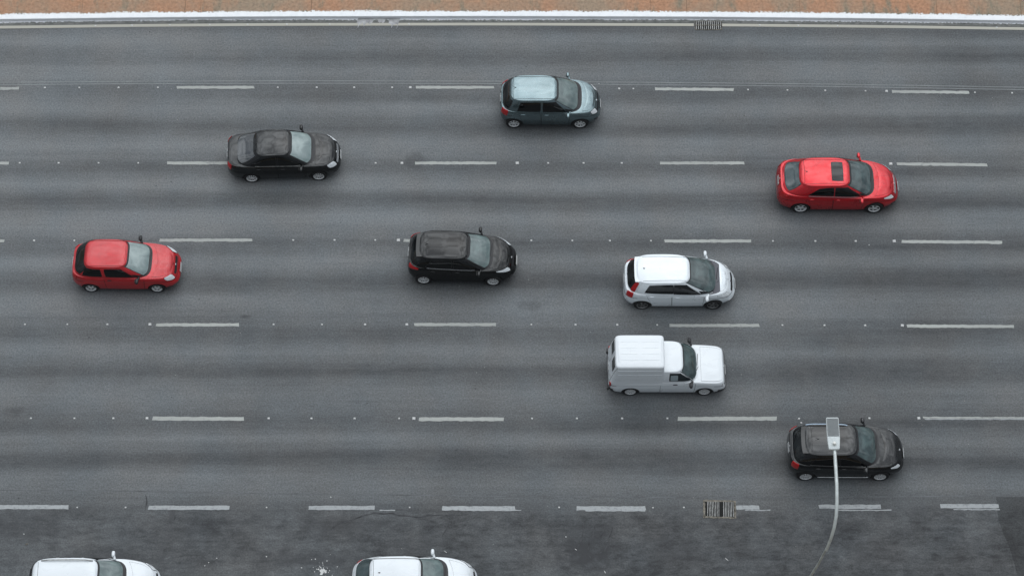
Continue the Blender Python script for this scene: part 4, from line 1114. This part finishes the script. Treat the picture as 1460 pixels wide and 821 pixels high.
car('panel_van', (5.45, -3.58), .1, 'white panel van with a tall box body and black mirrors', dict(cat='van',
    paint=P_white, W=1.62, H=1.4, xf=2.04, xr=-2.08, WB=2.60, belt=[(-2.1, .88), (0, .90), (.8, .89), (1.1, .885), (1.9, .80), (2.1, .72)],
    rcrown=.018, roof=[(-.6, 1.405), (.1, 1.41), (.5, 1.395), (.7, 1.38)], cab0=(1.04, -.9, .745), cab1=(.50, -.8, 0.622), nf=11.0, nr=11.0, nose=.09, tail=.03, cnf=4.6, crown=.03, extra=van_box,
    doors=[dict(x=(-.02, .92, -.04, .96), win=(.04, .80, .04, .42, .14, .88, .84))], tri=False, sgm=simple('van_side_glass', (.020, .027, .030), .05),
    wsm=M['ws_dark'], wsg=(.08, .95, .95), head=(24, 38, 5.2, 6.6, .0), headm=P_white, tails=[], hood=(1.16, 1.92), hbend=False, wheel='steel', rimm=M['rim'], wr=.285, mirm=M['black'], handle=M['black'],
    bump=(62, 50, M['black']), fog=False, cowl=.035, cowlm=P_white, ant=None, mir=(.80, None), after=van_after, grille=(4.6, 5.9, 18)))
# --- black hatchback lower right, under the lamp
car('hatchback', (11.40, -6.83), -.2, 'black five-door hatchback partly hidden below the street lamp head', dict(
    paint=P_black2, W=1.75, H=1.52, xf=2.12, xr=-1.90, WB=2.56, belt=[(-1.95, 1.02), (-1.0, 1.04), (.6, .96), (1.1, .94), (1.7, .84), (2.15, .68)],
    roof=[(-1.6, 1.40), (-1.3, 1.445), (-.5, 1.47), (.1, 1.455), (.5, 1.42)], cab0=(1.14, -1.76, .81), cab1=(.40, -1.40, 0.622), nf=4.2, nose=.22, wr=.31,
    doors=[dict(x=(-.20, .80, -.22, .84), win=(-.16, .70, -.16, .32, .10, .86, .84)), dict(x=(-.88, -.23, -1.10, -.25), win=(-1.18, -.24, -.98, -.24, .12, .82, .88))],
    wsm=M['ws_dark'], rearglass=(.04, .86, .88), head=(24, 50, 5.5, 7.2, .7), tails=[('low', 24, 50, 5.0, 8.3, 0)], hood=(1.24, 1.92), beltstrip=(-1.20, .62, M['rim_dark']), sill=M['rim'],
    ant=(-.92, 0, .14), roofseam=-1.16, spoiler=(-1.40, .10, .52), rails=gap(x0=-1.32, x1=.1, y=.56, r=.018, lift=.05, m=M['rail_blue'], both=False), wheel='cap', cowl=.08, fog=False))

# --- two white cars cut by the bottom edge
def bottom_car(px0, px1, vtop):
    c = at((px0 + px1) / 2, 849, 0); return c
A_ = at(43.7, 836, .6); B_ = at(223.5, 836, .6)
cx_ = (A_.x + B_.x) / 2; LL = B_.x - A_.x
yb = at(130, 843).y
car('estate_car', (cx_ - .05, yb), .3, 'white car with grey roof rails in the bottom left corner of the photo', dict(driving=False,
    paint=P_white, W=1.68, H=1.52, xf=LL / 2 + .14, xr=-LL / 2 + .05, WB=2.50, belt=[(-2.3, .97), (-1.0, 1.0), (.6, .95), (1.1, .93), (1.7, .83), (2.2, .68)],
    roof=[(-2.1, 1.36), (-1.6, 1.43), (-.5, 1.46), (.0, 1.45), (.4, 1.42)], cab0=(1.12, -2.04, .785), cab1=(.26, -1.88, 0.597), nf=4.2, nose=.2,
    doors=[dict(x=(-.25, .72, -.27, .76), win=(-.22, .64, -.22, .22)), dict(x=(-.86, -.28, -1.12, -.30), win=(-1.15, -.32, -1.02, -.31))], qwin=[(-1.80, -1.25, -1.70, -1.15, .14, .84, .84)],
    wsm=M['ws'], rearglass=(.10, .88, .88), head=(19, 45, 5.7, 8.1, .35), tails=[('low', 20, 40, 5.0, 8.2, 0)], hood=(1.24, 1.90), ant=None, roofseam=-1.72,
    rails=gap(x0=-1.62, x1=.10, y=.50, r=.020, lift=.055, m=M['iron']), wheel='cap', mirm=P_white, cowl=.06))
A_ = at(504.4, 834, .6); B_ = at(677.7, 834, .6)
cx_ = (A_.x + B_.x) / 2; LL = B_.x - A_.x
yb = at(590, 841).y
car('hatchback', (cx_, yb), .6, 'white hatchback with a green-tinted rear window at the bottom edge of the photo', dict(driving=False,
    paint=P_white, W=1.70, H=1.52, xf=LL / 2 + .08, xr=-LL / 2, WB=2.50, belt=[(-2.1, .99), (-1.0, 1.01), (.6, .96), (1.1, .94), (1.7, .84), (2.15, .68)],
    roof=[(-1.6, 1.40), (-1.3, 1.44), (-.5, 1.47), (.0, 1.455), (.4, 1.42)], cab0=(1.04, -1.97, .79), cab1=(.22, -1.46, 0.602), nf=3.9, nose=.22,
    doors=[dict(x=(-.30, .68, -.32, .72), win=(-.27, .60, -.27, .18)), dict(x=(-.86, -.33, -1.12, -.35), win=(-1.20, -.36, -1.05, -.36))],
    wsm=M['ws'], rearglass=(.04, .97, .90), rwm=M['rw_clear'], rwiper=False, head=(22, 50, 5.6, 7.9, .6), tails=[('low', 24, 44, 5.0, 8.2, 0)], hood=(1.16, 1.88), ant=(-1.14, 0, .05), roofseam=-1.36,
    rails=gap(x0=-1.35, x1=.15, y=.52, r=.012, lift=0, m=M['rim_dark']), wheel='cap', mirm=P_white, cowl=.10))

# ------------------------------------------------------------------ street lamp in the foreground
M['pole'] = simple('weathered_pole_steel', (.50, .53, .52), .55, .2, noise=(5.0, .7, 1.1))
root = bpy.data.objects.new('street_lamp', None); col.objects.link(root)
path = [(1190, 641, 12.05), (1191.5, 665, 12.03), (1193, 690, 11.98), (1193.3, 715, 11.85), (1192.3, 735, 11.65), (1189.3, 752, 11.35), (1184.5, 768, 10.95), (1178, 784, 10.4), (1167, 803, 9.6), (1155.5, 821, 8.7)]
P_ = [at(*p_) for p_ in path]
d = (P_[-1] - P_[-2]).normalized(); base = P_[-1] + Vector((d.x * .9, d.y * .9, -2.2))
tag(root, 'curved galvanised street lamp with a flat finned head, reaching in from the bottom right edge', 'street lamp')
root.location = (base.x, base.y, 0)
loc = Vector((base.x, base.y, 0)); L_ = [p_ - loc for p_ in P_]
mb = MB(); mb.tube(L_[:8], [.050, .051, .052, .052, .050, .047, .044, .041], 12); mb.build('arm', M['galv'], root)
mb = MB(); mb.tube([L_[7] + Vector((.0, .02, .06)), L_[8], L_[9], L_[9].lerp(base - loc, .5) + Vector((d.x * .15, d.y * .15, 0)), base - loc, Vector((0, 0, 3)), Vector((0, 0, .3)), Vector((0, 0, .0))], [.034, .035, .038, .046, .065, .085, .10, .11], 14)
mb.build('pole', M['pole'], root)
mb = MB(); mb.lathe([(.001, .02), (.2, .02), (.2, .0)], 20, axis='Z'); mb.lathe([(.14, .02), (.13, .28), (.10, .30)], 20, axis='Z'); mb.build('base_plate', M['galv'], root)
# head
hA, hB = at(1189.3, 641, 12.1) - loc, at(1186.6, 595, 12.22) - loc
ax_ = (hB - hA); ln = ax_.length; ax_.normalize(); sd_ = ax_.cross(Vector((0, 0, 1))).normalized(); up = sd_.cross(ax_).normalized()
def HP(u, w, z): return hA + ax_ * (u * ln) + sd_ * w + up * z
def slab(u0, u1, w0, w1, z0, z1, mb_, n=6, rc=.05):
    # plan outline with rounded corners
    out = []
    for (u, w, a0) in ((u0, -w0, 180), (u0, w0, 270), (u1, w1, 0), (u1, -w1, 90)):
        su = 1 if u == u0 else -1; sw = 1 if w < 0 else -1
        rcu = rc / ln
        cu, cw = u + su * rcu, w + sw * rc
        A0 = {(1, 1): 180, (1, -1): 90, (-1, -1): 0, (-1, 1): 270}[(su, sw)]
        seg = [(cu + rcu * math.cos(R(A0 + 90 * i / n)), cw + rc * math.sin(R(A0 + 90 * i / n))) for i in range(n + 1)]
        if (su, sw) == (1, -1) or (su, sw) == (-1, 1): seg = seg
        out.append(((su, sw), seg))
    order = {k: v for k, v in out}
    pts = order[(1, 1)] + order[(-1, 1)] + order[(-1, -1)] + order[(1, -1)]
    N = len(pts)
    V = [HP(u, w, z0) for u, w in pts] + [HP(u, w, z1) for u, w in pts] + [HP((u0 + u1) / 2 + (u - (u0 + u1) / 2) * .96, w * .95, z1 + .012) for u, w in pts]
    F_ = [tuple(range(N))[::-1]] + [(i, (i + 1) % N, N + (i + 1) % N, N + i) for i in range(N)] + [(N + i, N + (i + 1) % N, 2 * N + (i + 1) % N, 2 * N + i) for i in range(N)] + [tuple(range(2 * N, 3 * N))]
    mb_.add(V, F_)
mb = MB(); slab(0, .40, .165, .19, -.05, .035, mb, rc=.05); mb.build('housing', M['lamp_body'], root, angle=50)
mb = MB(); slab(.36, 1.0, .19, .185, -.05, .010, mb, rc=.035); mb.build('frame', M['lamp_body'], root, angle=50)
mb = MB()
nF = 24
for i in range(nF):
    u = .42 + .545 * (i + .5) / nF
    V = [HP(u + du, w, z) for z in (.02, .05) for du in (-.0045, .0045) for w in (-.165, .165)]
    mb.add(V, [(0, 1, 3, 2), (4, 6, 7, 5), (0, 4, 5, 1), (2, 3, 7, 6), (0, 2, 6, 4), (1, 5, 7, 3)])
V = [HP(u, w, z) for z in (.01, .026) for u in (.41, .975) for w in (-.168, .168)]
mb.add(V, [(0, 1, 3, 2), (4, 6, 7, 5), (0, 4, 5, 1), (2, 3, 7, 6), (0, 2, 6, 4), (1, 5, 7, 3)])
mb.build('cooling_fins', M['lamp_fin'], root, smooth=False)
mb = MB(); c_ = HP(.17, .01, .047); mb.lathe([(.055, -.02), (.055, .05), (.042, .075), (.001, .082)], 18, origin=c_, axis='Z'); mb.build('photocell', M['lens'], root)
mb = MB(); V = [HP(u, w, z) for z in (-.06, -.052) for u in (.42, .96) for w in (-.15, .15)]
mb.add(V, [(0, 1, 3, 2), (4, 6, 7, 5), (0, 4, 5, 1), (2, 3, 7, 6), (0, 2, 6, 4), (1, 5, 7, 3)]); mb.build('lens', M['lens'], root, smooth=False)
